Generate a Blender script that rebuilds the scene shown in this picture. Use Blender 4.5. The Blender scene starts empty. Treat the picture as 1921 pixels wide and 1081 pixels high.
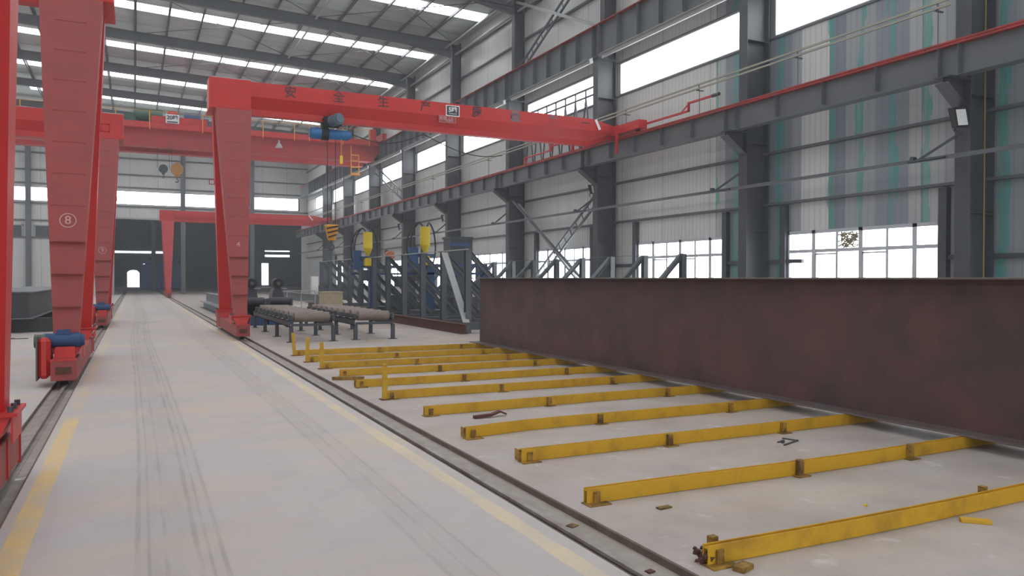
import bpy, bmesh, math, random
from mathutils import Vector, Matrix
random.seed(7)
C = bpy.context.scene.collection
S = bpy.context.scene
PI = math.pi

# ------------------------------------------------------------------ camera, sky, exposure
YAW, PITCH, ROLL = 26.15, -0.70, 0.10
cd = bpy.data.cameras.new('camera'); cam = bpy.data.objects.new('camera', cd); C.objects.link(cam)
cd.sensor_width = 36.0; cd.lens = 36.0 * 1443 / 1921; cd.clip_end = 500; cd.clip_start = 0.05
cam.matrix_world = (Matrix.Translation((0, 0, 1.6)) @ Matrix.Rotation(math.radians(-YAW), 4, 'Z')
                    @ Matrix.Rotation(math.radians(90 + PITCH), 4, 'X') @ Matrix.Rotation(math.radians(ROLL), 4, 'Z'))
S.camera = cam
w = bpy.data.worlds.new('overcast'); S.world = w; w.use_nodes = True
bg = w.node_tree.nodes['Background']; bg.inputs[0].default_value = (0.86, 0.93, 1.0, 1); bg.inputs[1].default_value = 3.0
S.view_settings.view_transform = 'Standard'; S.view_settings.look = 'None'
S.view_settings.gamma = 1; S.view_settings.use_curve_mapping = False
S.view_settings.exposure = 0.0
HAZE_COLOUR = (0.93, 0.96, 1, 1)
ROOF_GLOW, RIBBON_GLOW, WINDOW_GLOW = 6.6, 5.6, 7.0
HAZE = 0.0026
vs_ = w.node_tree.nodes.new('ShaderNodeVolumeScatter'); vs_.inputs['Color'].default_value = HAZE_COLOUR   # thin dust haze in the air
vs_.inputs['Density'].default_value = HAZE; vs_.inputs['Anisotropy'].default_value = 0.2
w.node_tree.links.new(vs_.outputs[0], w.node_tree.nodes['World Output'].inputs['Volume'])
try:
    S.cycles.max_bounces = 6; S.cycles.diffuse_bounces = 4; S.cycles.glossy_bounces = 3
    S.cycles.use_adaptive_sampling = True; S.cycles.adaptive_threshold = 0.03
    S.cycles.volume_bounces = 0; S.cycles.use_denoising = True; S.cycles.sample_clamp_indirect = 6
    S.cycles.use_fast_gi = False
except Exception:
    pass

# ------------------------------------------------------------------ helpers
def lin(c):
    return tuple(((x / 12.92) if x <= 0.04045 else ((x + 0.055) / 1.055) ** 2.4) for x in [v / 255.0 for v in c]) + (1,)

def N(nt, t, **kw):
    n = nt.nodes.new(t)
    for k, v in kw.items(): setattr(n, k, v)
    return n

def paint(name, rgb, rough=0.5, metal=0.0, rgb2=None, scale=2.0, amt=0.5, stretch=(1, 1, 1), bump=0.0, spec=0.5, contrast=(0.35, 0.7)):
    m = bpy.data.materials.new(name); m.use_nodes = True; nt = m.node_tree
    b = nt.nodes['Principled BSDF']
    b.inputs['Roughness'].default_value = rough; b.inputs['Metallic'].default_value = metal
    b.inputs['Specular IOR Level'].default_value = spec
    b.inputs['Base Color'].default_value = lin(rgb)
    if rgb2 is not None:
        g = N(nt, 'ShaderNodeNewGeometry'); mp = N(nt, 'ShaderNodeMapping'); mp.inputs['Scale'].default_value = stretch
        nt.links.new(g.outputs['Position'], mp.inputs['Vector'])
        no = N(nt, 'ShaderNodeTexNoise'); no.inputs['Scale'].default_value = scale; no.inputs['Detail'].default_value = 6; no.inputs['Roughness'].default_value = 0.65
        nt.links.new(mp.outputs[0], no.inputs['Vector'])
        mr = N(nt, 'ShaderNodeMapRange'); mr.inputs[1].default_value = contrast[0]; mr.inputs[2].default_value = contrast[1]
        mr.inputs[3].default_value = 0; mr.inputs[4].default_value = amt
        nt.links.new(no.outputs['Fac'], mr.inputs[0])
        mx = N(nt, 'ShaderNodeMix', data_type='RGBA'); mx.inputs[6].default_value = lin(rgb); mx.inputs[7].default_value = lin(rgb2)
        nt.links.new(mr.outputs[0], mx.inputs[0]); nt.links.new(mx.outputs[2], b.inputs['Base Color'])
        if bump:
            bp = N(nt, 'ShaderNodeBump'); bp.inputs['Strength'].default_value = bump; bp.inputs['Distance'].default_value = 0.01
            nt.links.new(no.outputs['Fac'], bp.inputs['Height']); nt.links.new(bp.outputs[0], b.inputs['Normal'])
    return m

def glow(name, rgb, strength):
    m = bpy.data.materials.new(name); m.use_nodes = True; nt = m.node_tree
    b = nt.nodes['Principled BSDF']; b.inputs['Base Color'].default_value = lin(rgb); b.inputs['Roughness'].default_value = 0.4
    b.inputs['Emission Color'].default_value = lin(rgb); b.inputs['Emission Strength'].default_value = strength
    return m

class MB:
    """collects shapes into one mesh"""
    def __init__(s): s.v = []; s.f = []
    def add(s, vs, fs):
        o = len(s.v); s.v += [tuple(v) for v in vs]; s.f += [tuple(i + o for i in f) for f in fs]; return s
    def box(s, x0, x1, y0, y1, z0, z1):
        return s.add([(x0,y0,z0),(x1,y0,z0),(x1,y1,z0),(x0,y1,z0),(x0,y0,z1),(x1,y0,z1),(x1,y1,z1),(x0,y1,z1)],
                     [(0,3,2,1),(4,5,6,7),(0,1,5,4),(1,2,6,5),(2,3,7,6),(3,0,4,7)])
    def hexa(s, a, b):   # two quads (bottom loop, top loop) of four points
        return s.add(list(a) + list(b), [(0,3,2,1),(4,5,6,7),(0,1,5,4),(1,2,6,5),(2,3,7,6),(3,0,4,7)])
    def frame(s, p, q, up=(0, 0, 1)):
        p, q = Vector(p), Vector(q); d = (q - p).normalized(); u = Vector(up)
        if abs(d.dot(u)) > 0.99: u = Vector((0, 1, 0))
        r = d.cross(u).normalized(); return p, q, r, r.cross(d).normalized()
    def bar(s, p, q, wd, ht, up=(0, 0, 1)):
        p, q, r, u = s.frame(p, q, up); a, b = r * wd / 2, u * ht / 2
        return s.hexa([p-a-b, p+a-b, p+a+b, p-a+b], [q-a-b, q+a-b, q+a+b, q-a+b])
    def ibar(s, p, q, wd, ht, t=0.012, up=(0, 0, 1)):    # H or I section, flanges across wd
        p, q, r, u = s.frame(p, q, up)
        h = u * (ht / 2 - t / 2)
        s.bar(p + h, q + h, wd, t, up); s.bar(p - h, q - h, wd, t, up)
        return s.bar(p, q, t, ht - 2 * t, up)
    def angle(s, p, q, wd, t=0.01, up=(0, 0, 1)):
        p, q, r, u = s.frame(p, q, up)
        s.bar(p, q, wd, t, up); return s.bar(p + r * wd / 2 + u * wd / 2, q + r * wd / 2 + u * wd / 2, t, wd, up)
    def cyl(s, p, q, r0, r1=None, n=16, cap=True):
        p, q, r, u = s.frame(p, q); r1 = r0 if r1 is None else r1
        vs = [p + (r * math.cos(2*PI*i/n) + u * math.sin(2*PI*i/n)) * r0 for i in range(n)] + \
             [q + (r * math.cos(2*PI*i/n) + u * math.sin(2*PI*i/n)) * r1 for i in range(n)]
        fs = [(i, (i+1) % n, n + (i+1) % n, n + i) for i in range(n)]
        if cap: fs += [tuple(reversed(range(n))), tuple(range(n, 2*n))]
        return s.add(vs, fs)
    def tube(s, pts, r, n=8):
        pts = [Vector(p) for p in pts]; rings = []
        for i, p in enumerate(pts):
            d = (pts[min(i+1, len(pts)-1)] - pts[max(i-1, 0)]).normalized()
            u = Vector((0, 0, 1)) if abs(d.z) < 0.95 else Vector((0, 1, 0))
            a = d.cross(u).normalized(); b = a.cross(d)
            rings.append([p + (a * math.cos(2*PI*k/n) + b * math.sin(2*PI*k/n)) * r for k in range(n)])
        vs = [v for rg in rings for v in rg]
        fs = [(i*n+k, i*n+(k+1) % n, (i+1)*n+(k+1) % n, (i+1)*n+k) for i in range(len(pts)-1) for k in range(n)]
        fs += [tuple(reversed(range(n))), tuple(range((len(pts)-1)*n, len(pts)*n))]
        return s.add(vs, fs)
    def prism(s, pts, axis, a0, a1):   # polygon in the plane across axis ('x': (y,z), 'y': (x,z), 'z': (x,y))
        def P(u, v, a): return (a, u, v) if axis == 'x' else (u, a, v) if axis == 'y' else (u, v, a)
        n = len(pts); vs = [P(u, v, a0) for u, v in pts] + [P(u, v, a1) for u, v in pts]
        return s.add(vs, [tuple(range(n)), tuple(reversed(range(n, 2*n)))] + [(i, n+i, n+(i+1) % n, (i+1) % n) for i in range(n)])
    def build(s, name, mat, parent=None, bevel=0.0, smooth=False, loc=None):
        me = bpy.data.meshes.new(name); me.from_pydata(s.v, [], s.f); me.update()
        bm = bmesh.new(); bm.from_mesh(me); bmesh.ops.recalc_face_normals(bm, faces=bm.faces)
        if bevel: bmesh.ops.bevel(bm, geom=bm.edges[:], offset=bevel, segments=1, affect='EDGES', clamp_overlap=True)
        bm.to_mesh(me); bm.free()
        o = bpy.data.objects.new(name, me); C.objects.link(o)
        me.materials.append(mat)
        if smooth:
            for p in me.polygons: p.use_smooth = True
            me.set_sharp_from_angle(angle=math.radians(40))
        if parent: o.parent = parent
        if loc: o.location = loc
        return o

def tag(o, label=None, cat=None, group=None, kind=None):
    if label: o['label'] = label
    if cat: o['category'] = cat
    if group: o['group'] = group
    if kind: o['kind'] = kind
    return o

def empty(name, loc=(0, 0, 0), rz=0, label=None, cat=None, group=None, kind=None):
    o = bpy.data.objects.new(name, None); C.objects.link(o); o.location = loc; o.rotation_euler = (0, 0, rz)
    o.empty_display_size = 0.2
    return tag(o, label, cat, group, kind)

def copy_tree(o, loc, label=None, group=None, rz=None):
    c = o.copy(); C.objects.link(c); c.location = loc
    if rz is not None: c.rotation_euler = (0, 0, rz)
    if label: c['label'] = label
    if group: c['group'] = group
    kids = [k for k in list(S.objects) if k.parent == o]
    for k in kids:
        d = k.copy(); C.objects.link(d); d.parent = c
        for g in [g for g in list(S.objects) if g.parent == k]:
            e = g.copy(); C.objects.link(e); e.parent = d
    return c

def text(body, size, loc, rot, mat, parent, name='lettering', extrude=0.002, spacing=1.0, bold=0.0):
    cu = bpy.data.curves.new(name, 'FONT'); cu.body = body; cu.size = size; cu.align_x = 'CENTER'; cu.align_y = 'CENTER'
    cu.extrude = extrude; cu.offset = bold; cu.space_character = spacing
    o = bpy.data.objects.new(name, cu); C.objects.link(o); o.location = loc; o.rotation_euler = rot
    bpy.context.view_layer.update()
    me = bpy.data.meshes.new_from_object(o.evaluated_get(bpy.context.evaluated_depsgraph_get()))
    bpy.data.objects.remove(o); bpy.data.curves.remove(cu)
    o = bpy.data.objects.new(name, me); C.objects.link(o); o.location = loc; o.rotation_euler = rot
    me.materials.clear(); me.materials.append(mat)
    if parent: o.parent = parent
    return o

ORD = ['first', 'second', 'third', 'fourth', 'fifth', 'sixth', 'seventh', 'eighth', 'ninth', 'tenth', 'eleventh', 'twelfth', 'thirteenth']

# ------------------------------------------------------------------ materials
RED = paint('crane_red', (200, 38, 34), 0.42, rgb2=(178, 36, 34), scale=1.2, amt=0.6, spec=0.5)
REDD = paint('dusty_sheen_red', (160, 66, 64), 0.55, rgb2=(138, 66, 64), scale=2.5, amt=0.7, spec=0.5)  # dusty bogies; on near legs the pinkish skylight sheen is put into the colour
REDF = paint('far_crane_red', (196, 52, 52), 0.5, rgb2=(160, 60, 66), scale=0.8, amt=0.7)
RAILRED = paint('rusty_red_rail', (176, 52, 46), 0.6, rgb2=(120, 60, 50), scale=4, amt=0.8)
STEEL = paint('grey_painted_steel', (98, 101, 105), 0.5, rgb2=(84, 86, 90), scale=1.5, amt=0.6)
STEELL = paint('pale_grey_steel', (168, 170, 168), 0.5, rgb2=(150, 152, 150), scale=2, amt=0.5)
DARKST = paint('dark_steel', (72, 76, 82), 0.5, rgb2=(58, 60, 64), scale=2, amt=0.7)
FRAMEST = paint('rack_grey_steel', (88, 95, 102), 0.5, rgb2=(72, 76, 80), scale=3, amt=0.7)
BLACK = paint('black_rubber', (28, 28, 30), 0.6)
YEL = paint('yellow_paint', (204, 158, 28), 0.55, rgb2=(140, 102, 30), scale=3.2, amt=0.75, contrast=(0.48, 0.78), bump=0.1)
YELR = paint('worn_yellow', (168, 128, 44), 0.7, rgb2=(84, 60, 36), scale=9, amt=0.95, contrast=(0.4, 0.62))
YELB = paint('bright_yellow', (226, 200, 20), 0.45, rgb2=(206, 180, 24), scale=3, amt=0.5)
AMBER = paint('amber_paint', (220, 150, 40), 0.5)
RUST = paint('rust', (104, 62, 46), 0.8, rgb2=(66, 44, 38), scale=8, amt=0.9)
BIGB = paint('primer_brown_steel', (96, 66, 64), 0.6, rgb2=(66, 54, 54), scale=1.6, amt=0.9, contrast=(0.4, 0.66), bump=0.05)
BIGT = paint('bare_flange_steel', (108, 96, 94), 0.5, rgb2=(84, 74, 72), scale=3, amt=0.8)
BLUE = paint('machine_blue', (34, 76, 122), 0.5, rgb2=(34, 60, 92), scale=3, amt=0.6)
BLUEH = paint('hoist_blue', (34, 112, 170), 0.4, rgb2=(30, 90, 140), scale=4, amt=0.5)
GREYB = paint('grey_blue_motor', (92, 110, 124), 0.45)
RAILTOP = paint('worn_rail_steel', (160, 154, 150), 0.45, 0.2, rgb2=(112, 92, 80), scale=5, amt=0.7)
COLST = paint('column_grey', (70, 72, 76), 0.5, rgb2=(60, 62, 66), scale=1.5, amt=0.6)
GREEN = paint('machine_green', (40, 84, 66), 0.5)
ROLLER = paint('dusty_roller', (136, 122, 112), 0.5, rgb2=(98, 86, 80), scale=5, amt=0.7)
ROLLERD = paint('dark_roller', (52, 52, 56), 0.4)
CRATE = paint('plywood', (186, 172, 142), 0.7, rgb2=(160, 144, 116), scale=6, amt=0.6)
WHITE = paint('white_paint', (225, 225, 222), 0.5)
PVC = paint('white_window_frame', (190, 194, 200), 0.35)
SIGNW = paint('sign_white', (235, 232, 232), 0.5)
SIGND = paint('sign_dark', (44, 60, 62), 0.5)
TXT = paint('faded_grey_lettering', (74, 44, 54), 0.6)
TXTD = paint('faded_grey_lettering_patch', (132, 112, 120), 0.6)
PINK = paint('pale_pink_lettering', (206, 160, 160), 0.6)
CABLE = paint('black_cable', (36, 34, 34), 0.6)
BUS = paint('conductor_beige', (158, 156, 140), 0.55)
COPPER = paint('copper_wire', (190, 120, 90), 0.4, 0.3)
SILVER = paint('galvanised', (176, 180, 182), 0.35, 0.5)
OLD = paint('gearbox_olive', (90, 98, 82), 0.6)
BOXG = paint('stacked_girder_grey', (58, 62, 64), 0.6, rgb2=(48, 50, 50), scale=3, amt=0.7)
BEAMG = paint('stacked_beam_grey', (112, 118, 120), 0.5, rgb2=(92, 98, 100), scale=2, amt=0.6)
HAZELAMP = glow('lamp_glow', (255, 255, 250), 6)
PANE = glow('ribbon_daylight', (246, 250, 255), RIBBON_GLOW)
PANEW = glow('window_daylight', (246, 250, 255), WINDOW_GLOW)
SKYL = glow('roof_sheet_daylight', (246, 250, 255), ROOF_GLOW)
DOORL = glow('open_door_daylight', (246, 250, 255), 3.0)

def wall_material():
    m = bpy.data.materials.new('ribbed_wall_panel'); m.use_nodes = True; nt = m.node_tree; L = nt.links.new
    b = nt.nodes['Principled BSDF']; b.inputs['Roughness'].default_value = 0.33; b.inputs['Specular IOR Level'].default_value = 0.5
    g = N(nt, 'ShaderNodeNewGeometry'); sx = N(nt, 'ShaderNodeSeparateXYZ'); L(g.outputs['Position'], sx.inputs[0])
    gx = N(nt, 'ShaderNodeSeparateXYZ'); L(g.outputs['Normal'], gx.inputs[0])
    ab = N(nt, 'ShaderNodeMath', operation='ABSOLUTE'); L(gx.outputs['X'], ab.inputs[0])
    st = N(nt, 'ShaderNodeMath', operation='GREATER_THAN'); L(ab.outputs[0], st.inputs[0]); st.inputs[1].default_value = 0.5
    cmb = N(nt, 'ShaderNodeMix', data_type='FLOAT'); L(st.outputs[0], cmb.inputs[0]); L(sx.outputs['X'], cmb.inputs[2]); L(sx.outputs['Y'], cmb.inputs[3])
    T = cmb.outputs[0]                                     # coordinate that runs along the wall
    def math_(op, a, bb=None, c=None):
        n = N(nt, 'ShaderNodeMath', operation=op)
        for i, v in enumerate((a, bb, c)):
            if v is None: continue
            if isinstance(v, (int, float)): n.inputs[i].default_value = v
            else: L(v, n.inputs[i])
        return n.outputs[0]
    # ribs every 0.3 m, joints every 0.95 m
    fr = math_('FRACT', math_('DIVIDE', T, 0.19)); rib = math_('LESS_THAN', math_('ABSOLUTE', math_('SUBTRACT', fr, 0.5)), 0.09)
    fj = math_('FRACT', math_('DIVIDE', math_('SUBTRACT', T, 0.5625), 0.915)); dj = math_('ABSOLUTE', math_('SUBTRACT', fj, 0.5))
    joint = math_('LESS_THAN', math_('ABSOLUTE', math_('SUBTRACT', math_('FRACT', math_('DIVIDE', math_('SUBTRACT', T, 0.9), 2.49)), 0.5)), 0.006)
    idx = math_('FLOOR', math_('DIVIDE', math_('SUBTRACT', T, 0.5625), 0.915))
    wn = N(nt, 'ShaderNodeTexWhiteNoise', noise_dimensions='1D'); L(idx, wn.inputs['W'])
    no = N(nt, 'ShaderNodeTexNoise'); no.inputs['Scale'].default_value = 0.9; no.inputs['Detail'].default_value = 5
    mp = N(nt, 'ShaderNodeMapping'); mp.inputs['Scale'].default_value = (1, 3, 0.35); L(g.outputs['Position'], mp.inputs[0]); L(mp.outputs[0], no.inputs['Vector'])
    base = N(nt, 'ShaderNodeMix', data_type='RGBA'); base.inputs[6].default_value = lin((222, 222, 218)); base.inputs[7].default_value = lin((198, 200, 198))
    L(math_('MULTIPLY', no.outputs['Fac'], 1.0), base.inputs[0])
    # panels of the near bays are still covered with bluish protective film
    near = math_('MULTIPLY', st.outputs[0], math_('LESS_THAN', T, 19.3))
    near = math_('MULTIPLY', near, math_('GREATER_THAN', sx.outputs['X'], 10))
    bare = math_('LESS_THAN', math_('ABSOLUTE', math_('SUBTRACT', T, 15.3)), 0.47)
    film = N(nt, 'ShaderNodeMix', data_type='RGBA'); L(base.outputs[2], film.inputs[6]); film.inputs[7].default_value = lin((122, 132, 142))
    L(math_('MULTIPLY', math_('MULTIPLY', near, math_('SUBTRACT', 1.0, bare)), math_('ADD', math_('MULTIPLY', wn.outputs['Value'], 0.6), 0.4)), film.inputs[0])
    teal = N(nt, 'ShaderNodeMix', data_type='RGBA'); L(film.outputs[2], teal.inputs[6]); teal.inputs[7].default_value = lin((64, 160, 148))
    tn = N(nt, 'ShaderNodeTexNoise'); tn.inputs['Scale'].default_value = 1.3; tn.inputs['Detail'].default_value = 4
    mp2 = N(nt, 'ShaderNodeMapping'); mp2.inputs['Scale'].default_value = (1, 5, 0.6); L(g.outputs['Position'], mp2.inputs[0]); L(mp2.outputs[0], tn.inputs['Vector'])
    tw = math_('LESS_THAN', dj, math_('MULTIPLY', math_('SUBTRACT', tn.outputs['Fac'], 0.3), 0.56))
    L(math_('MULTIPLY', math_('MULTIPLY', math_('MULTIPLY', tw, math_('GREATER_THAN', math_('ABSOLUTE', math_('SUBTRACT', T, 15.68)), 0.3)), near), math_('MULTIPLY', math_('ADD', tn.outputs['Fac'], 0.15), 0.95)), teal.inputs[0])
    dk = N(nt, 'ShaderNodeMix', data_type='RGBA'); L(teal.outputs[2], dk.inputs[6]); dk.inputs[7].default_value = lin((110, 112, 112))
    L(math_('MAXIMUM', math_('MULTIPLY', rib, 0.2), math_('MULTIPLY', joint, 0.7)), dk.inputs[0])
    L(dk.outputs[2], b.inputs['Base Color'])
    bp = N(nt, 'ShaderNodeBump'); bp.inputs['Strength'].default_value = 0.6; bp.inputs['Distance'].default_value = 0.02
    L(math_('ADD', rib, math_('MULTIPLY', no.outputs['Fac'], 0.6)), bp.inputs['Height']); L(bp.outputs[0], b.inputs['Normal'])
    return m
WALL = wall_material()

def floor_material():
    m = bpy.data.materials.new('dusty_concrete'); m.use_nodes = True; nt = m.node_tree; L = nt.links.new
    b = nt.nodes['Principled BSDF']; b.inputs['Roughness'].default_value = 0.62; b.inputs['Specular IOR Level'].default_value = 0.35
    g = N(nt, 'ShaderNodeNewGeometry'); sx = N(nt, 'ShaderNodeSeparateXYZ'); L(g.outputs['Position'], sx.inputs[0])
    X, Y = sx.outputs['X'], sx.outputs['Y']
    def M(op, a, bb=None, c=None):
        n = N(nt, 'ShaderNodeMath', operation=op)
        for i, v in enumerate((a, bb, c)):
            if v is None: continue
            if isinstance(v, (int, float)): n.inputs[i].default_value = v
            else: L(v, n.inputs[i])
        return n.outputs[0]
    def noise(scale, st=(1, 1, 1), det=5, rough=0.6):
        mp = N(nt, 'ShaderNodeMapping'); mp.inputs['Scale'].default_value = st; L(g.outputs['Position'], mp.inputs[0])
        n = N(nt, 'ShaderNodeTexNoise'); n.inputs['Scale'].default_value = scale; n.inputs['Detail'].default_value = det; n.inputs['Roughness'].default_value = rough
        L(mp.outputs[0], n.inputs['Vector']); return n.outputs['Fac']
    def rng(v, a, bb, lo=0.0, hi=1.0):
        n = N(nt, 'ShaderNodeMapRange'); n.inputs[1].default_value = a; n.inputs[2].default_value = bb; n.inputs[3].default_value = lo; n.inputs[4].default_value = hi
        L(v, n.inputs[0]); return n.outputs[0]
    col = [None]
    def mix(fac, rgb):
        n = N(nt, 'ShaderNodeMix', data_type='RGBA')
        if isinstance(fac, (int, float)): n.inputs[0].default_value = fac
        else: L(fac, n.inputs[0])
        if isinstance(col[0], tuple): n.inputs[6].default_value = col[0]
        else: L(col[0], n.inputs[6])
        n.inputs[7].default_value = lin(rgb); col[0] = n.outputs[2]
    col[0] = lin((190, 182, 178))
    mix(rng(noise(0.35), 0.4, 0.7, 0, 0.6), (176, 174, 174))
    mix(rng(noise(0.55, (0.6, 1.4, 1)), 0.47, 0.7, 0, 0.6), (206, 186, 156))   # sandy dust
    mix(rng(noise(2.2), 0.5, 0.8, 0, 0.35), (158, 156, 158))
    mix(rng(noise(9.0, det=8, rough=0.75), 0.55, 0.8, 0, 0.4), (150, 146, 142))
    # right-hand bay is rougher with pale plaster blots and brownish dirt
    right = M('GREATER_THAN', X, 2.7)
    mix(M('MULTIPLY', right, rng(noise(1.4), 0.4, 0.75, 0.3, 0.8)), (158, 144, 132))
    mix(M('MULTIPLY', right, rng(noise(3.3, det=3), 0.64, 0.72, 0, 0.45)), (214, 210, 206))
    mix(M('MULTIPLY', right, rng(noise(38, det=6, rough=0.8), 0.56, 0.66, 0, 0.3)), (112, 102, 96))
    mix(rng(noise(24, det=6, rough=0.8), 0.62, 0.72, 0, 0.18), (130, 124, 120))
    # tyre tracks: long dark bands that wander along the aisle
    wob = M('ADD', M('MULTIPLY', M('SINE', M('MULTIPLY', Y, 0.2)), 0.06), M('MULTIPLY', noise(0.05, (0, 1, 0), 2), 0.2))
    streak = rng(noise(10, (1, 0.12, 1), 3), 0.35, 0.62, 0.25, 1)
    for c, wd, a in ((-0.12, 0.02, 0.34), (-0.06, 0.012, 0.3), (0.03, 0.015, 0.25), (0.20, 0.02, 0.36), (0.26, 0.012, 0.3), (0.33, 0.018, 0.36), (0.1, 0.28, 0.16), (1.40, 0.02, 0.22), (1.52, 0.015, 0.2), (1.64, 0.015, 0.22), (1.52, 0.18, 0.12)):
        dd = M('ABSOLUTE', M('SUBTRACT', M('SUBTRACT', X, c), wob))
        k = rng(dd, wd * 0.55, wd, 1, 0)
        mix(M('MULTIPLY', M('MULTIPLY', k, streak), a), (120, 114, 110))
    # painted lane lines, worn
    wear = rng(noise(3.0, (1, 0.5, 1), 6, 0.7), 0.34, 0.62, 1, 0.35)
    farfade = rng(Y, 9.6, 10.3, 1, 0.30); fy = M('MULTIPLY', farfade, wear)
    gap = M('GREATER_THAN', M('ABSOLUTE', M('SUBTRACT', Y, 10.35)), 0.25)
    l1 = M('LESS_THAN', M('ABSOLUTE', M('SUBTRACT', X, -0.635)), 0.072)
    mix(M('MULTIPLY', M('MULTIPLY', l1, gap), fy), (222, 190, 116))
    l2 = M('LESS_THAN', M('ABSOLUTE', M('SUBTRACT', X, 2.232)), M('ADD', 0.035, M('MULTIPLY', noise(1.0, (0, 1, 0), 3), 0.055)))
    mix(M('MULTIPLY', l2, M('MULTIPLY', wear, 0.75)), (226, 206, 160))
    L(col[0], b.inputs['Base Color'])
    bp = N(nt, 'ShaderNodeBump'); bp.inputs['Strength'].default_value = 0.15; bp.inputs['Distance'].default_value = 0.01
    L(noise(14, det=8, rough=0.7), bp.inputs['Height']); L(bp.outputs[0], b.inputs['Normal'])
    return m
FLOOR = floor_material()
TRENCH = paint('trench_dirt', (168, 160, 152), 0.85, rgb2=(140, 130, 120), scale=5, amt=0.8)
TRENCHW = paint('trench_edge_steel', (110, 96, 88), 0.8, rgb2=(84, 70, 62), scale=6, amt=0.8)
FOIL = paint('roof_insulation_foil', (198, 206, 204), 0.42, 0.1, rgb2=(164, 172, 170), scale=0.9, amt=0.8, stretch=(0.5, 1.6, 1), bump=0.5)

# ------------------------------------------------------------------ hall shell
XW, XL, Y0, Y1 = 16.75, -24.0, -14.0, 84.0
X0 = 15.8                                     # inner face of the lower columns
COLY = [r * X0 for r in (0.1635, 0.6635, 1.08, 1.582, 2.07, 2.57, 3.07, 3.57, 4.07, 4.57)] + [80.0]
RIDGE = -8.0
def roof_z(x): return 15.10 + (XW - x) / 28 if x > RIDGE else 15.10 + (XW - RIDGE) / 28 - (RIDGE - x) / 28

fl = MB()
fl.box(XL, -1.08, Y0, 150, -0.3, 0.0); fl.box(-0.78, 2.40, Y0, 150, -0.3, 0.0); fl.box(2.71, 30, Y0, 150, -0.3, 0.0)
fo = tag(fl.build('floor', FLOOR), kind='structure')
tr = MB().box(-1.08, -0.78, Y0, Y1, -0.3, -0.04); tr.box(2.40, 2.71, Y0, Y1, -0.3, -0.04)
o = tr.build('trench_bottom', TRENCH, fo)
tw = MB().box(2.700, 2.722, Y0, Y1, -0.055, 0.004); tw.box(2.395, 2.402, Y0, Y1, -0.055, 0.003); tw.box(-0.785, -0.772, Y0, Y1, -0.055, 0.003); tw.box(-1.09, -1.078, Y0, Y1, -0.055, 0.003)
tw.build('trench_edge_angle', TRENCHW, fo)
for x, lb in ((-0.93, 'worn steel crane rail sunk in the trench left of the aisle'), (2.46, 'worn steel crane rail sunk in the trench right of the aisle')):
    r = MB().box(x - 0.055, x + 0.055, Y0, Y1, -0.04, -0.032).box(x - 0.008, x + 0.008, Y0, Y1, -0.032, -0.012).box(x - 0.02, x + 0.02, Y0, Y1, -0.012, 0.01)
    tag(r.build('crane_rail', RAILTOP), lb, 'rail')

# ribbon windows (per bay) and lower windows in the right wall
RZ0, RZ1 = 8.62, 9.85
LZ0, LZ1 = 0.95, 2.94
edges = [Y0] + COLY + [Y1]
bays = []
for i in range(len(COLY) - 1): bays.append((COLY[i], COLY[i+1]))
wl = MB()
T0, T1 = XW, XW + 0.12
wl.box(T0, T1, Y0, Y1, 0, LZ0); wl.box(T0, T1, Y0, Y1, LZ1, RZ0); wl.box(T0, T1, Y0, Y1, RZ1, 15.2)
cur = Y0; curR = Y0
lows = []; ribs = []
for a, b in bays:
    mid = (a + b) / 2 + 0.12; lo, hi = mid - 2.3, mid + 2.3
    if b < 79: lows.append((lo, hi)); wl.box(T0, T1, cur, lo, LZ0, LZ1); cur = hi
    ra, rb = a + 0.28, b - 0.28
    ribs.append((ra, rb)); wl.box(T0, T1, curR, ra, RZ0, RZ1); curR = rb
wl.box(T0, T1, cur, Y1, LZ0, LZ1); wl.box(T0, T1, curR, Y1, RZ0, RZ1)
tag(wl.build('wall_right', WALL), kind='structure')
wn = 0
for k, (ra, rb) in enumerate(ribs):
    wn += 1
    f = MB(); e = 0.05
    f.box(XW - 0.03, XW + 0.12, ra, rb, RZ0, RZ0 + e).box(XW - 0.03, XW + 0.12, ra, rb, RZ1 - e, RZ1).box(XW - 0.03, XW + 0.12, ra, ra + e, RZ0, RZ1).box(XW - 0.03, XW + 0.12, rb - e, rb, RZ0, RZ1)
    w_ = tag(f.build('window_%d' % wn, STEELL), kind='structure')
    MB().box(XW + 0.05, XW + 0.06, ra + e, rb - e, RZ0 + e, RZ1 - e).build('pane', PANE, w_)
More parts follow.
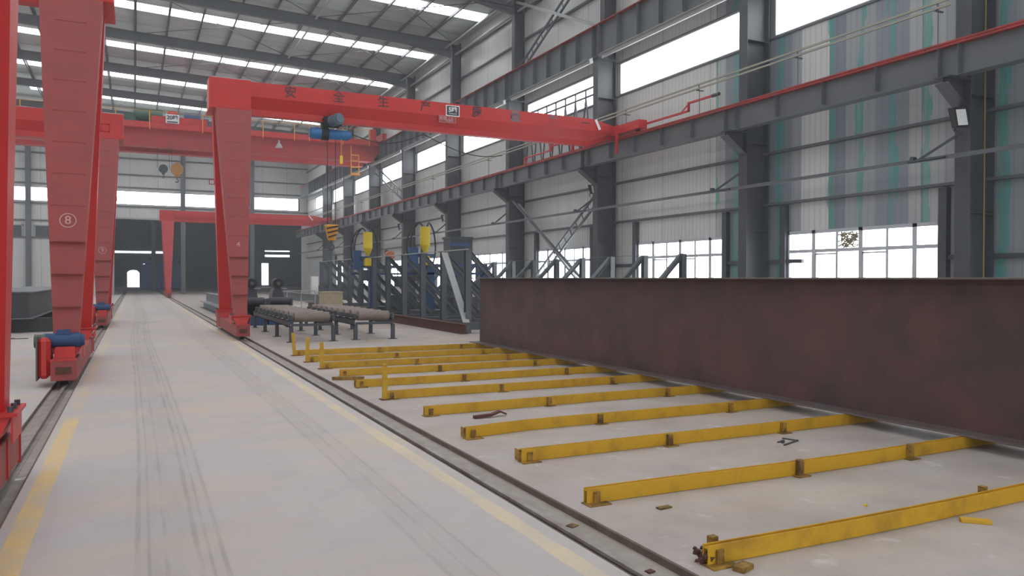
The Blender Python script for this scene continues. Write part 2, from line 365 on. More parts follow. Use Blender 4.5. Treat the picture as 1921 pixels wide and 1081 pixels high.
for k, (lo, hi) in enumerate(lows):
    wn += 1
    f = MB(); d0, d1 = XW - 0.06, XW + 0.08; e = 0.06
    W = hi - lo
    f.box(d0, d1, lo, hi, LZ0, LZ0 + e); f.box(d0, d1, lo, hi, LZ1 - 0.09, LZ1); f.box(d0, d1, lo, lo + e, LZ0, LZ1); f.box(d0, d1, hi - e, hi, LZ0, LZ1)
    cuts = [0.14, 0.47, 0.80]                      # wide mullions, measured from the near end
    for c in cuts: f.box(d0, d1, lo + W * c - 0.06, lo + W * c + 0.06, LZ0, LZ1)
    for c in (0.305, 0.635): f.box(d0 + 0.02, d1, lo + W * c - 0.035, lo + W * c + 0.035, LZ0, LZ1)
    f.box(d0 + 0.01, d1, lo, hi, 2.33, 2.42)
    for a_, b_ in ((0.305, 0.47), (0.635, 0.80)):     # sliding sashes
        f.box(d0, d1, lo + W * a_ + 0.02, lo + W * b_ - 0.04, 2.26, 2.30); f.box(d0, d1, lo + W * b_ - 0.09, lo + W * b_ - 0.05, LZ0, 2.3)
    w_ = tag(f.build('window_%d' % wn, PVC), kind='structure')
    MB().box(XW + 0.03, XW + 0.04, lo + e, hi - e, LZ0 + e, LZ1 - 0.09).build('pane', PANEW, w_)
    if k == 1:
        rr = random.Random(3); q = MB()
        yy0, yy1 = lo + W * 0.47 + 0.05, lo + W * 0.635 - 0.03
        for t in range(60):
            y = rr.uniform(yy0 + 0.1, yy1 - 0.1); z = rr.uniform(2.46, 2.82); a = rr.uniform(0, PI); l = rr.uniform(0.08, 0.2)
            dy, dz = math.cos(a) * l, math.sin(a) * l * 0.5
            q.bar((XW - 0.0, max(yy0, y - dy), max(2.43, z - dz)), (XW - 0.0, min(yy1, y + dy), min(2.84, z + dz)), 0.02, rr.uniform(0.02, 0.05), up=(1, 0, 0))
        q.build('crumpled_paper', paint('crumpled_paper', (150, 140, 118), 0.8, rgb2=(96, 88, 70), scale=12, amt=0.9), w_)

# end wall with ribbon and great opening
ew = MB(); E0, E1 = Y1, Y1 + 0.15
OX0, OX1, OZ = -1.75, 16.1, 7.35
ew.box(XL, OX0, E0, E1, 0, 8.75); ew.box(OX0, OX1, E0, E1, OZ, 8.75); ew.box(OX1, XW + 0.12, E0, E1, 0, 8.75)
ew.box(XL, XL + 1, E0, E1, 8.75, 10.1); ew.box(15.9, XW + 0.12, E0, E1, 8.75, 10.1)
ew.prism([(XL, 10.1), (XW + 0.12, 10.1), (XW + 0.12, 15.3), (RIDGE, 16.2), (XL, 15.3)], 'y', E0, E1)
tag(ew.build('wall_far', WALL), kind='structure')
ECOL = [-22.0, -15.4, -8.8, -2.2, 4.4, 11.0]
xs = [XL + 1] + [c for c in ECOL if c > XL + 1] + [15.9]
for a, b in zip(xs, xs[1:]):
    wn += 1; f = MB(); a += 0.1; b -= 0.1
    f.box(a, b, E0 - 0.03, E1, 8.75, 8.81).box(a, b, E0 - 0.03, E1, 10.04, 10.1).box(a, a + 0.06, E0 - 0.03, E1, 8.75, 10.1).box(b - 0.06, b, E0 - 0.03, E1, 8.75, 10.1)
    w_ = tag(f.build('window_%d' % wn, STEELL), kind='structure')
    MB().box(a + 0.06, b - 0.06, E0 + 0.06, E0 + 0.07, 8.81, 10.04).build('pane', PANE, w_)
for x in ECOL:
    t = MB().ibar((x, Y1 - 0.25, 0), (x, Y1 - 0.25, roof_z(x) - 0.6), 0.42, 0.45, 0.03)
    names = {-8.8: 'grey far wall post before the panelled part left of the opening', -2.2: 'grey post of the far end wall at the left edge of the great opening',
             4.4: 'grey post standing in the middle of the far great opening', 11.0: 'grey post in the far great opening behind the red crane leg number four'}
    tag(t.build('end_wall_post', STEEL), names.get(x, 'grey post of the far end wall, hidden far left beyond the cranes'), 'post', 'hidden end wall posts' if x < -10 else None, kind='thing')
gt = MB()
for z in (5.3, 6.9, 8.5, 10.35, 11.6, 13.2): gt.box(XL, OX0 if z < 7.3 else XW, Y1 - 0.14, Y1 - 0.02, z, z + 0.14)
tag(gt.build('trim_1', STEEL), kind='structure')
lf = MB().box(OX0, OX1, Y1 - 0.2, Y1 - 0.02, OZ - 0.02, OZ + 0.14)
tag(lf.build('trim_2', STEELL), kind='structure')
# louvre window low in the far wall, left part
for a, b in ((-14.6, -9.2), (-8.4, -6.6), (-6.4, -4.6), (-4.4, -2.6)):
    wn += 1; f = MB()
    f.box(a, b, Y1 - 0.06, Y1 - 0.01, 5.35, 5.45).box(a, b, Y1 - 0.06, Y1 - 0.01, 6.45, 6.55).box(a, a + 0.15, Y1 - 0.06, Y1 - 0.01, 5.35, 6.55).box(b - 0.15, b, Y1 - 0.06, Y1 - 0.01, 5.35, 6.55)
    w_ = tag(f.build('window_%d' % wn, STEELL), kind='structure')
    MB().box(a + 0.15, b - 0.15, Y1 - 0.03, Y1 - 0.02, 5.45, 6.45).build('pane', DARKST, w_)

# left and rear walls of the hall (daylight ribbons there too)
lw = MB().box(XL - 0.12, XL, Y0, Y1, 0, 8.6).box(XL - 0.12, XL, Y0, Y1, 9.9, 15.4)
tag(lw.build('wall_left', WALL), kind='structure')
wn += 1
f = tag(MB().box(XL - 0.1, XL + 0.02, Y0, Y1, 8.6, 8.68).build('window_%d' % wn, STEELL), kind='structure')
MB().box(XL - 0.07, XL - 0.06, Y0, Y1, 8.68, 9.9).build('pane', PANE, f)
rw = MB().prism([(XL, 0), (XW + 0.12, 0), (XW + 0.12, 15.3), (RIDGE, 16.2), (XL, 15.3)], 'y', Y0 - 0.15, Y0)
tag(rw.build('wall_rear', WALL), kind='structure')
wn += 1
f = tag(MB().box(-12, 13, Y0, Y0 + 0.08, 0.0, 0.12).build('window_%d' % wn, STEELL), kind='structure')
MB().box(-12, 13, Y0 + 0.01, Y0 + 0.03, 0.12, 6.5).build('pane', glow('rear_gate_daylight', (246, 250, 255), 2.2), f)

# roof: foil sheets between translucent strips, purlins as its parts
allc = [-13.0, -5.3] + COLY + [Y1]
sky = []
for a, b in zip(allc, allc[1:]):
    if b - a < 5: continue
    m_ = (a + b) / 2; sky.append((m_ - 0.62, m_ + 0.62))
rf = MB()
def roofslab(mb, y0, y1, xa, xb, dz0, dz1):
    mb.hexa([(xa, y0, roof_z(xa) + dz0), (xb, y0, roof_z(xb) + dz0), (xb, y1, roof_z(xb) + dz0), (xa, y1, roof_z(xa) + dz0)],
            [(xa, y0, roof_z(xa) + dz1), (xb, y0, roof_z(xb) + dz1), (xb, y1, roof_z(xb) + dz1), (xa, y1, roof_z(xa) + dz1)])
prev = Y0
for a, b in sky + [(Y1, Y1)]:
    for xa, xb in ((XL, RIDGE), (RIDGE, XW + 0.12)): roofslab(rf, prev, a, xa, xb, 0.0, 0.08)
    prev = b
for a, b in sky:
    roofslab(rf, a, b, 16.35, XW + 0.12, 0.0, 0.08); roofslab(rf, a, b, XL, -20.5, 0.0, 0.08); roofslab(rf, a, b, -9, RIDGE, 0.0, 0.08); roofslab(rf, a, b, RIDGE, -7, 0.0, 0.08)
ceil = tag(rf.build('ceiling', FOIL), kind='structure')
for a, b in sky:
    wn += 1
    s_ = MB(); roofslab(s_, a, b, -7, 16.35, 0.02, 0.05); roofslab(s_, a, b, -20.5, -9, 0.02, 0.05)
    tag(s_.build('window_%d' % wn, SKYL), kind='structure')
x = 16.3
while x > -20:
    if not (-9 < x < -7):
        z = roof_z(x)
        p_ = MB().box(x - 0.012, x + 0.012, Y0, Y1, z - 0.2, z - 0.005).box(x - 0.07, x + 0.012, Y0, Y1, z - 0.2, z - 0.185).box(x - 0.012, x + 0.07, Y0, Y1, z - 0.02, z - 0.005)
        p_.build('purlin', STEEL, ceil)
    x -= 1.62
# silver lap seams of the insulation foil
se = MB()
for a, b in zip(allc, allc[1:]):
    for f_ in (0.13, 0.87):
        y = a + (b - a) * f_
        for xa, xb in ((-20, RIDGE), (RIDGE, 16.3)):
            se.bar((xa, y, roof_z(xa) - 0.03), (xb, y, roof_z(xb) - 0.03), 0.035, 0.012)
se.build('foil_seam', SILVER, ceil)

# rafters, one frame per column
far = list(reversed(COLY[:-1]))
def rafter(y, i):
    m = MB()
    for xa, xb in ((RIDGE, 16.05), (XL + 0.3, RIDGE)):
        da = db = 0.52
        m.hexa([(xa, y - 0.01, roof_z(xa) - 0.2 - da), (xb, y - 0.01, roof_z(xb) - 0.2 - db), (xb, y + 0.01, roof_z(xb) - 0.2 - db), (xa, y + 0.01, roof_z(xa) - 0.2 - da)],
               [(xa, y - 0.01, roof_z(xa) - 0.2), (xb, y - 0.01, roof_z(xb) - 0.2), (xb, y + 0.01, roof_z(xb) - 0.2), (xa, y + 0.01, roof_z(xa) - 0.2)])
        for dz in (0.2, 0.2 + da):
            m.bar((xa, y, roof_z(xa) - dz), (xb, y, roof_z(xb) - dz), 0.22, 0.016)
    hz = roof_z(16.0)
    m.prism([(13.4, roof_z(13.4) - 0.7), (16.05, hz - 1.05), (16.05, hz - 0.6), (13.4, roof_z(13.4) - 0.6)], 'y', y - 0.012, y + 0.012)
    m.bar((13.4, y, roof_z(13.4) - 0.72), (16.05, y, hz - 1.06), 0.22, 0.016)
    return m
for i, y in enumerate(far):
    tag(rafter(y, i).build('roof_rafter', STEEL), 'grey steel roof rafter, %s one from the far end wall' % ORD[i], 'rafter', 'roof rafters', 'thing')
# round tie tubes under the eave and wind bracing
tt = MB().cyl((15.75, Y0, 14.55), (15.75, Y1, 14.55), 0.055, n=12)
tag(tt.build('eave_tie_tube', SILVER), 'thin pale round tube running under the eave from rafter to rafter', 'tube', kind='thing')
tt = MB().cyl((16.35, Y0, 14.25), (16.35, Y1, 14.25), 0.06, n=12)
tag(tt.build('eave_tie_tube', STEELL), 'thin pale round tube just beside the wall top, below the eave tube', 'tube', kind='thing')
for k, (a, b, lab) in enumerate(((32.7, 40.6, 'nearest'), (40.6, 48.5, 'middle'), (48.5, 56.4, 'farthest'))):
    m = MB()
    for xa, xb in ((16, 8.5), (8.5, 0.5)):
        m.cyl((xa, a + 0.3, roof_z(xa) - 0.3), (xb, b - 0.3, roof_z(xb) - 0.3), 0.018, n=6); m.cyl((xb, a + 0.3, roof_z(xb) - 0.3), (xa, b - 0.3, roof_z(xa) - 0.3), 0.018, n=6)
    br = m.build('roof_bracing', DARKST); tag(br, 'thin crossed bracing rods under the roof, %s of the three braced bays' % lab, 'bracing', 'roof bracing rods')
    MB().cyl((8.5, a + 0.2, roof_z(8.5) - 0.34), (8.5, b - 0.2, roof_z(8.5) - 0.34), 0.05, n=10).build('strut', STEELL, br)

# ------------------------------------------------------------------ right side: columns with corbels
def column_mesh():
    m = MB()
    m.box(0, 0.02, -0.17, 0.17, 0, 8.5).box(0.81, 0.83, -0.17, 0.17, 0, 10.0).box(0.02, 0.81, -0.01, 0.01, 0, 10.0)      # lower H
    m.box(0.02, 0.81, -0.17, 0.17, 8.48, 8.5); m.box(0.02, 0.81, -0.17, 0.17, 3.0, 3.015); m.box(0.02, 0.81, -0.17, 0.17, 5.5, 5.515)
    m.box(0.0, 0.02, -0.17, 0.17, 8.5, 10.0)
    m.box(0.3, 0.32, -0.15, 0.15, 10.0, 14.55).box(0.81, 0.83, -0.15, 0.15, 10.0, 14.9).box(0.32, 0.81, -0.01, 0.01, 10.0, 14.8)
    m.box(0.0, 0.83, -0.2, 0.2, 9.95, 10.0)
    return m
cm = column_mesh()
near_names = {1: 'nearest tall grey steel column on the right wall, with the yellow pipe', 2: 'grey steel column between the two nearest lower windows',
              3: 'grey steel column behind the end of the long red gantry beam', 4: 'grey steel column at the far foot of the crossed laced bracing'}
for i, y in enumerate(COLY[:-1]):
    lab = near_names.get(i, 'tall grey steel column on the right wall, %s from the far end wall' % ORD[len(COLY) - 2 - i])
    if i == 0: lab = 'tall grey steel column of the right wall beyond the picture edge'
    c = empty('steel_column', (X0, y, 0), 0, lab, 'column', 'right wall columns', 'thing')
    cm.build('shaft', COLST, c)
    k = MB()
    k.prism([(0, 5.82), (-0.68, 5.82), (-0.68, 5.7), (0, 5.2)], 'y', -0.012, 0.012)
    k.box(-0.7, 0.0, -0.17, 0.17, 5.8, 5.83); k.bar((0.0, 0, 5.19), (-0.7, 0, 5.69), 0.32, 0.016)
    k.build('corbel', COLST, c)
    MB().box(0.0, 0.4, -0.2, 0.2, 9.98, 10.05).build('cap_plate', STEEL, c)

# runway beams
def runway(x, z0, z1, fw, step, name, mat, lab, rail_mat, topmat):
    r = empty(name, (0, 0, 0), 0, lab, 'runway beam', kind='thing')
    m = MB().box(x - 0.006, x + 0.006, Y0, Y1 - 0.4, z0 + 0.015, z1 - 0.02).box(x - fw / 2, x + fw / 2, Y0, Y1 - 0.4, z0, z0 + 0.016)
    for i in range(len(COLY) - 1):
        a, b = COLY[i], COLY[i+1]
        for d in (0.22, -0.22): m.box(x - fw / 2 + 0.01, x, a + d - 0.006, a + d + 0.006, z0 + 0.016, z1 - 0.02)
        n = max(2, int(round((b - a - 0.5) / step)))
        for j in range(1, n):
            y = a + 0.22 + (b - a - 0.44) * j / n
            m.box(x - fw / 2 + 0.01, x, y - 0.006, y + 0.006, z0 + 0.1, z1 - 0.02)
    m.build('web_and_flange', mat, r)
    MB().box(x - fw / 2, x + fw / 2, Y0, Y1 - 0.4, z1 - 0.02, z1).build('top_flange', topmat, r)
    q = MB().box(x - 0.04, x + 0.04, Y0, Y1 - 0.4, z1, z1 + 0.02).box(x - 0.012, x + 0.012, Y0, Y1 - 0.4, z1 + 0.02, z1 + 0.08).box(x - 0.03, x + 0.03, Y0, Y1 - 0.4, z1 + 0.08, z1 + 0.115)
    rr = random.Random(5); y = 3.0
    while y < 70: q.box(x - 0.09, x - 0.05, y - 0.05, y + 0.05, z1, z1 + 0.045); y += 0.9
    q.build('rail', rail_mat, r)
    return r
runway(15.42, 5.83, 6.50, 0.30, 1.55, 'lower_runway_beam', STEEL, 'long grey runway beam with red top carrying the gantry cranes', RAILRED, RAILRED)
runway(15.95, 10.05, 11.25, 0.40, 1.2, 'upper_runway_beam', STEEL, 'deep grey runway beam high up that carries the overhead bridge crane', RAILRED, RAILRED)
# pale horizontal angles under the upper runway, one per bay
for i in range(1, len(COLY) - 2):
    a, b = COLY[i] + 0.35, COLY[i+1] - 0.55
    m = MB().box(15.72, 15.76, a, b, 9.86, 10.02).box(15.62, 15.76, a, b, 10.0, 10.02)
    tag(m.build('pale_brace_angle', STEELL), 'pale flat brace under the upper runway beam, %s bay from the far end' % ORD[len(COLY) - 3 - i], 'brace', 'pale braces under the upper runway', 'thing')

# wall girts
g = MB()
for z in (3.75, 5.24, 12.9, 14.3):
    g.box(XW - 0.16, XW, Y0, Y1, z - 0.012, z).box(XW - 0.16, XW - 0.15, Y0, Y1, z, z + 0.055)
g.box(XW - 0.05, XW, Y0, Y1, RZ0 - 0.05, RZ0); g.box(XW - 0.05, XW, Y0, Y1, RZ1, RZ1 + 0.05)
tag(g.build('trim_3', STEEL), kind='structure')
jp = MB()
for lo, hi in lows:
    for y in (lo - 0.12, hi + 0.12):
        jp.box(XW - 0.16, XW, y - 0.1, y + 0.1, 0, 3.7)
    jp.box(XW - 0.1, XW, lo - 3.2, lo - 0.2, 2.05, 2.16); 
tag(jp.build('trim_4', DARKST), kind='structure')

# conductor bars on brackets
cb = empty('conductor_bar', (0, 0, 0), 0, 'pair of pale parallel conductor bars running above the lower runway beam', 'conductor bar')
MB().bar((15.55, 10.6, 7.56), (15.55, 82, 7.56), 0.05, 0.045).build('bar', BUS, cb)
MB().bar((15.55, 10.6, 7.44), (15.55, 82, 7.44), 0.05, 0.045).build('bar', BUS, cb)
y = 10.9; k = 0
while y < 80:
    MB().box(15.45, 15.72, y - 0.02, y + 0.02, 7.36, 7.39).box(15.54, 15.56, y - 0.015, y + 0.015, 7.38, 7.58).box(15.56, 15.575, y - 0.008, y + 0.008, 6.5, 7.37).build('bracket', STEEL, cb); y += 3.9
# lower cable angle on diagonal struts
ca = empty('cable_angle', (0, 0, 0), 0, 'long thin steel angle on diagonal struts along the columns, above the lower windows', 'steel angle')
m = MB()
for a, b in zip([Y0] + COLY, COLY + [Y1]):
    m.angle((15.45, a, 4.16), (15.45, b, 4.16), 0.09, 0.012)
m.build('angle_bar', STEEL, ca)
for y in COLY[1:-1]:
    MB().bar((15.45, y + 0.15, 4.2), (15.45, y + 1.0, 4.2), 0.12, 0.04).bar((15.45, y + 0.8, 4.2), (15.82, y + 0.1, 4.7), 0.05, 0.05).cyl((15.4, y + 0.9, 4.26), (15.52, y + 0.9, 4.26), 0.05, n=10).build('strut', DARKST, ca)

# yellow pipe down the nearest column
DULLY = paint('dull_yellow', (150, 122, 60), 0.6)
yp = MB().tube([(15.75, COLY[1] + 1.2, 8.2), (15.74, COLY[1] + 0.1, 8.25), (16.2, COLY[1] - 0.22, 8.2), (16.2, COLY[1] - 0.22, 8.0), (16.2, COLY[1] - 0.22, 0.05)], 0.014)
tag(yp.build('yellow_pipe', DULLY, smooth=True), 'thin yellow pipe running down the nearest column to the floor', 'pipe')

# flood lights on the columns
def flood(y, lab, group='floodlights on the columns', rz=0, sc=1):
    r = empty('floodlight', (15.55, y, 5.0), rz, lab, 'floodlight', group); r.scale = (sc, sc, sc)
    h = MB().hexa([(-0.17, -0.16, -0.24), (0.17, -0.2, -0.20), (0.17, -0.08, -0.2), (-0.17, -0.04, -0.24)], [(-0.17, -0.08, 0.2), (0.17, -0.12, 0.24), (0.17, 0.02, 0.24), (-0.17, 0.06, 0.2)])
    h.build('housing', BLACK, r, bevel=0.01)
    MB().hexa([(-0.13, -0.165, -0.19), (0.13, -0.200, -0.16), (0.13, -0.195, -0.16), (-0.13, -0.16, -0.19)], [(-0.13, -0.105, 0.15), (0.13, -0.14, 0.18), (0.13, -0.135, 0.18), (-0.13, -0.1, 0.15)]).build('glass_front', WHITE, r)
    MB().bar((-0.05, 0, -0.25), (0.27, 0.0, -0.33), 0.04, 0.02).bar((0.0, 0, -0.2), (0.0, 0, -0.3), 0.03, 0.03).build('bracket', DARKST, r)
flood(COLY[1] - 0.0, 'square floodlight tilted on the nearest column below its corbel')
for i, s_ in ((3, 'small dark floodlight on the column behind the long gantry beam end'), (5, 'small dark floodlight on the column right of the second yellow hopper'), (6, 'small dark floodlight on the column between the two yellow hoppers')):
    flood(COLY[i], s_, rz=0.9, sc=0.8)

# crossed laced bracing in the bay behind the gantry beam end
def laced(p, q, gap, name, lab, mat=STEEL, n=14, group=None):
    p, q = Vector(p), Vector(q); d = (q - p).normalized(); s_ = Vector((1, 0, 0))
    u = d.cross(s_).normalized() * gap / 2
    r = MB().bar(p + u, q + u, 0.08, 0.07, up=(1, 0, 0)).bar(p - u, q - u, 0.08, 0.07, up=(1, 0, 0))
    L_ = (q - p)
    for k in range(n + 1):
        c = p + L_ * (k / n); r.bar(c + u, c - u, 0.03, 0.03, up=(1, 0, 0))
    return tag(r.build(name, mat), lab, 'brace', group, 'thing')
YA, YB = COLY[3] + 0.2, COLY[4] - 0.2
laced((16.2, YA, 4.95), (16.2, YB, 0.3), 0.34, 'laced_brace', 'laced steel brace sloping down from the column to the floor, below the lower runway', n=16)
tag(MB().bar((16.3, YB, 5.1), (16.3, YA, 0.3), 0.12, 0.1).build('cross_brace', STEELL), 'plain pale diagonal brace crossing the laced one, below the lower runway', 'brace', kind='thing')
tag(MB().bar((15.95, YB, 5.3), (15.95, YA, 1.0), 0.09, 0.08).build('cross_brace', STEEL), 'second plain diagonal brace beside the pale one, nearer the hall', 'brace', kind='thing')
laced((16.3, YB, 11.35), (16.3, YA, 14.6), 0.34, 'laced_brace', 'dark ladder-like laced brace high on the wall above the upper runway', mat=DARKST, n=16)
tag(MB().bar((16.2, YA, 11.3), (16.2, YB, 14.6), 0.14, 0.12).build('cross_brace', STEELL), 'pale diagonal brace high on the wall crossing the ladder-like one', 'brace', kind='thing')
lt = MB().bar((16.25, YA, 9.15), (16.25, YB, 9.15), 0.07, 0.07).bar((16.25, YA, 8.85), (16.25, YB, 8.85), 0.06, 0.06).bar((16.25, YA, 6.5), (16.25, YB, 6.5), 0.07, 0.07)
nz = 9
for k in range(nz):
    a = YA + (YB - YA) * k / nz; b = YA + (YB - YA) * (k + 0.5) / nz; c = YA + (YB - YA) * (k + 1) / nz
    lt.bar((16.25, a, 6.5), (16.25, b, 8.85), 0.05, 0.04).bar((16.25, b, 8.85), (16.25, c, 6.5), 0.05, 0.04).bar((16.25, b, 8.85), (16.25, b, 9.15), 0.05, 0.05)
tag(lt.build('wall_truss', DARKST), 'dark zigzag lattice truss along the wall behind the long gantry beam', 'truss', kind='thing')
# window stays in a far ribbon window
YC, YD = COLY[6] + 0.2, COLY[7] - 0.2
laced((16.25, YC, 6.7), (16.25, YD, 9.7), 0.5, 'laced_brace', 'thin laced brace in front of a far ribbon window left of the hoist', mat=DARKST, n=10)

# ------------------------------------------------------------------ gantry cranes
def hoist(x, y, parentlab):
    r = empty('electric_hoist', (x, y, 6.28), 0, parentlab, 'hoist')
    MB().cyl((-0.58, 0, -0.34), (-0.28, 0, -0.34), 0.17, n=24).cyl((-0.62, 0, -0.34), (-0.58, 0, -0.34), 0.13, n=24).build('drum_motor', BLUEH, r, smooth=True)
    MB().cyl((-0.28, 0, -0.34), (-0.06, 0, -0.34), 0.19, n=24).box(-0.26, -0.08, -0.1, 0.1, -0.2, 0.1).build('drum_housing', BLACK, r, smooth=True)
    MB().cyl((-0.06, 0, -0.34), (0.55, 0, -0.34), 0.15, n=24).cyl((0.55, 0, -0.34), (0.62, 0, -0.34), 0.11, n=24).build('rope_drum', BLUEH, r, smooth=True)
    MB().box(-0.22, 0.3, -0.2, -0.12, -0.1, 0.16).box(-0.22, 0.3, 0.12, 0.2, -0.1, 0.16).build('trolley_plate', BLACK, r)
    MB().cyl((0.02, -0.2, 0.03), (0.12, -0.62, 0.03), 0.17, n=20).cyl((0.12, -0.62, 0.03), (0.14, -0.7, 0.03), 0.12, n=20).build('travel_motor', GREYB, r, smooth=True)
    return r

def hook_block(x, y, ztop, zb, lab, cat='hook block', size=1.0, colors=None, stripes=True, sep=0.12):
    r = empty('hook_block', (x, y, zb), 0, lab, cat)
    h = ztop - zb
    MB().cyl((-sep, 0, 0.55 * size), (-sep, 0, h), 0.012, n=6).cyl((sep, 0, 0.55 * size), (sep, 0, h), 0.012, n=6).build('rope', CABLE, r)
    body = colors or AMBER
    MB().hexa([(-0.1*size, -0.09*size, 0.12*size), (0.1*size, -0.09*size, 0.12*size), (0.1*size, 0.09*size, 0.12*size), (-0.1*size, 0.09*size, 0.12*size)],
              [(-0.2*size, -0.12*size, 0.6*size), (0.2*size, -0.12*size, 0.6*size), (0.2*size, 0.12*size, 0.6*size), (-0.2*size, 0.12*size, 0.6*size)]).build('block', body, r, bevel=0.03 * size)
    if not stripes:
        bl = [k for k in S.objects if k.parent == r and k.name.startswith('block')][0]
        bpy.data.objects.remove(bl)
        MB().cyl((0, -0.14*size, 0.5*size), (0, 0.14*size, 0.5*size), 0.3*size, n=24).box(-0.1*size, 0.1*size, -0.06*size, 0.06*size, 0.1*size, 0.4*size).build('block', body, r, smooth=True)
    if stripes:
        q = MB()
        for i in range(3):
            z = (0.22 + i * 0.13) * size; hw = (0.1 + 0.1 * (z / size - 0.12) / 0.48) * size
            q.hexa([(-hw, -0.128*size, z - 0.03*size), (hw, -0.128*size, z + 0.05*size), (hw, -0.1*size, z + 0.05*size), (-hw, -0.1*size, z - 0.03*size)],
                   [(-hw, -0.128*size, z + 0.02*size), (hw, -0.128*size, z + 0.1*size), (hw, -0.1*size, z + 0.1*size), (-hw, -0.1*size, z + 0.02*size)])
        q.build('warning_stripe', BLACK, r)
    pts = [(0, 0, 0.14), (0, 0, 0.02)] + [(0.075 * math.sin(a), 0, -0.075 + 0.075 * math.cos(a)) for a in [0.3 + 0.45 * k for k in range(10)]]
    MB().tube([(p[0]*size, p[1]*size, p[2]*size) for p in pts], 0.024 * size).build('hook', DARKST, r, smooth=True)
    return r

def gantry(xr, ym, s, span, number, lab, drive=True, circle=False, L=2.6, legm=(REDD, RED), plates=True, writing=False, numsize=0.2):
    """semi gantry crane: rail x, middle y, s = side the girder runs to"""
    r = empty('semi_gantry_crane', (xr, ym, 0), 0, lab, 'gantry crane')
    # bogie
    w2 = 0.165
    b = MB().box(-w2, w2, -L, L, 0.10, 0.405)
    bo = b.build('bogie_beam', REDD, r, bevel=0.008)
    MB().box(-w2 - 0.005, w2 + 0.005, -L - 0.012, -L, 0.39, 0.42).build('front_lip', RED, bo); MB().box(-w2 - 0.012, w2 + 0.012, L, L + 0.02, 0.08, 0.44).build('end_plate', RED, bo)
    for sx_ in (-1, 1): MB().box(min(sx_ * w2, sx_ * (w2 + 0.012)), max(sx_ * w2, sx_ * (w2 + 0.012)), 1.9, 1.93, 0.1, 0.4).build('side_stiffener', RED, bo)
    MB().box(-0.1, 0.1, -L - 0.02, -L - 0.0, 0.2, 0.3).build('buffer_plate', RUST, bo)
    for yy in (-L + 0.3, L - 0.3):
        MB().cyl((-0.045, yy, 0.155), (0.045, yy, 0.155), 0.143, n=28).cyl((-0.06, yy, 0.155), (-0.045, yy, 0.155), 0.165, n=28).build('wheel', BLACK, r, smooth=True)
    # pedestals and legs
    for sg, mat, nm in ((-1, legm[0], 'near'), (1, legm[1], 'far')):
        yb, yt = sg * 1.93, sg * 0.42
        p = MB().hexa([(-0.13, yb - 0.28, 0.405), (0.13, yb - 0.28, 0.405), (0.13, yb + 0.28, 0.405), (-0.13, yb + 0.28, 0.405)],
                      [(-0.22, yb - 0.22, 0.60), (0.22, yb - 0.22, 0.60), (0.22, yb + 0.22, 0.60), (-0.22, yb + 0.22, 0.60)])
        p.box(-0.26, 0.26, yb - 0.26, yb + 0.26, 0.60, 0.625)
        for dx in (-0.24, 0.22): p.box(dx, dx + 0.012, yb - 0.24, yb + 0.24, 0.405, 0.6)
        pd = p.build('pedestal', RED, r)
        bl = MB()
        for dx in (-0.21, 0.21):
            for dy in (-0.18, 0.0, 0.18): bl.cyl((dx, yb + dy, 0.62), (dx, yb + dy, 0.665), 0.02, n=6)
        bl.build('bolt', DARKST, pd)
        a0, a1, t0, t1 = 0.165, 0.47, 0.13, 0.24
        m = MB().hexa([(-a0, yb - t0, 0.625), (a0, yb - t0, 0.625), (a0, yb + t0, 0.625), (-a0, yb + t0, 0.625)],
                      [(-a1, yt - t1, 6.30), (a1, yt - t1, 6.30), (a1, yt + t1, 6.30), (-a1, yt + t1, 6.30)])
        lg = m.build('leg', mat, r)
        if plates and sg < 0:
            # welded access rungs on the front of the leg
            def at(z):
                f = (z - 0.625) / (6.30 - 0.625)
                return yb - t0 + (yt - t1 - yb + t0) * f, a0 + (a1 - a0) * f
            for k in range(3):
                z = 1.17 + k * 0.5; y, hw = at(z)
                MB().box(-hw * 0.97, hw * 0.97, y - 0.075, y + 0.02, z - 0.012, z + 0.012).build('step_plate', mat, lg)
            for k in range(7):
                z = 2.74 + k * 0.52; y, hw = at(z); hw = 0.23; q = MB()
                q.box(-hw, hw, y - 0.006, y + 0.03, z - 0.006, z + 0.006); q.box(-hw, -hw + 0.012, y - 0.006, y + 0.03, z - 0.07, z); q.box(hw - 0.012, hw, y - 0.006, y + 0.03, z - 0.07, z)
                q.build('rung', mat, lg)
        if sg < 0 and number:
            z = 2.5
            f = (z - 0.625) / 5.675; y = yb - t0 + (yt - t1 - yb + t0) * f
            tilt = math.atan2(yt - t1 - yb + t0, 5.675)
            text(number, numsize, (0, y - 0.006, z), (PI / 2 - tilt, 0, 0), PINK, lg, 'number')
            if circle:
                ring = MB(); n = 28; R0, R1 = 0.105, 0.118
                for k in range(n):
                    a, b_ = 2*PI*k/n, 2*PI*(k+1)/n
                    def P(R, a, dy): 
                        u = R * math.sin(a); return (R * math.cos(a), y - 0.008 + dy + u * math.sin(tilt), z + u * math.cos(tilt))
                    ring.hexa([P(R0, a, 0), P(R1, a, 0), P(R1, b_, 0), P(R0, b_, 0)], [P(R0, a, 0.004), P(R1, a, 0.004), P(R1, b_, 0.004), P(R0, b_, 0.004)])
                ring.build('number_ring', PINK, lg)
        # small square eye bracket on the leg side
        q = MB()
        zz = 4.35; f = (zz - 0.625) / 5.675; yy = yb + (yt - yb) * f; hw = a0 + (a1 - a0) * f
        if sg > 0:
            for (xa, xb, za, zb_) in ((0, 0.16, 0, 0.02), (0, 0.16, 0.14, 0.16), (0, 0.02, 0, 0.16), (0.14, 0.16, 0, 0.16)):
                for side in (-1, 1):
                    x_a, x_b = sorted((side * (hw + xa), side * (hw + xb))); q.box(x_a, x_b, yy - 0.01, yy + 0.01, zz + za, zz + zb_)
            q.build('eye_bracket', RED, lg)
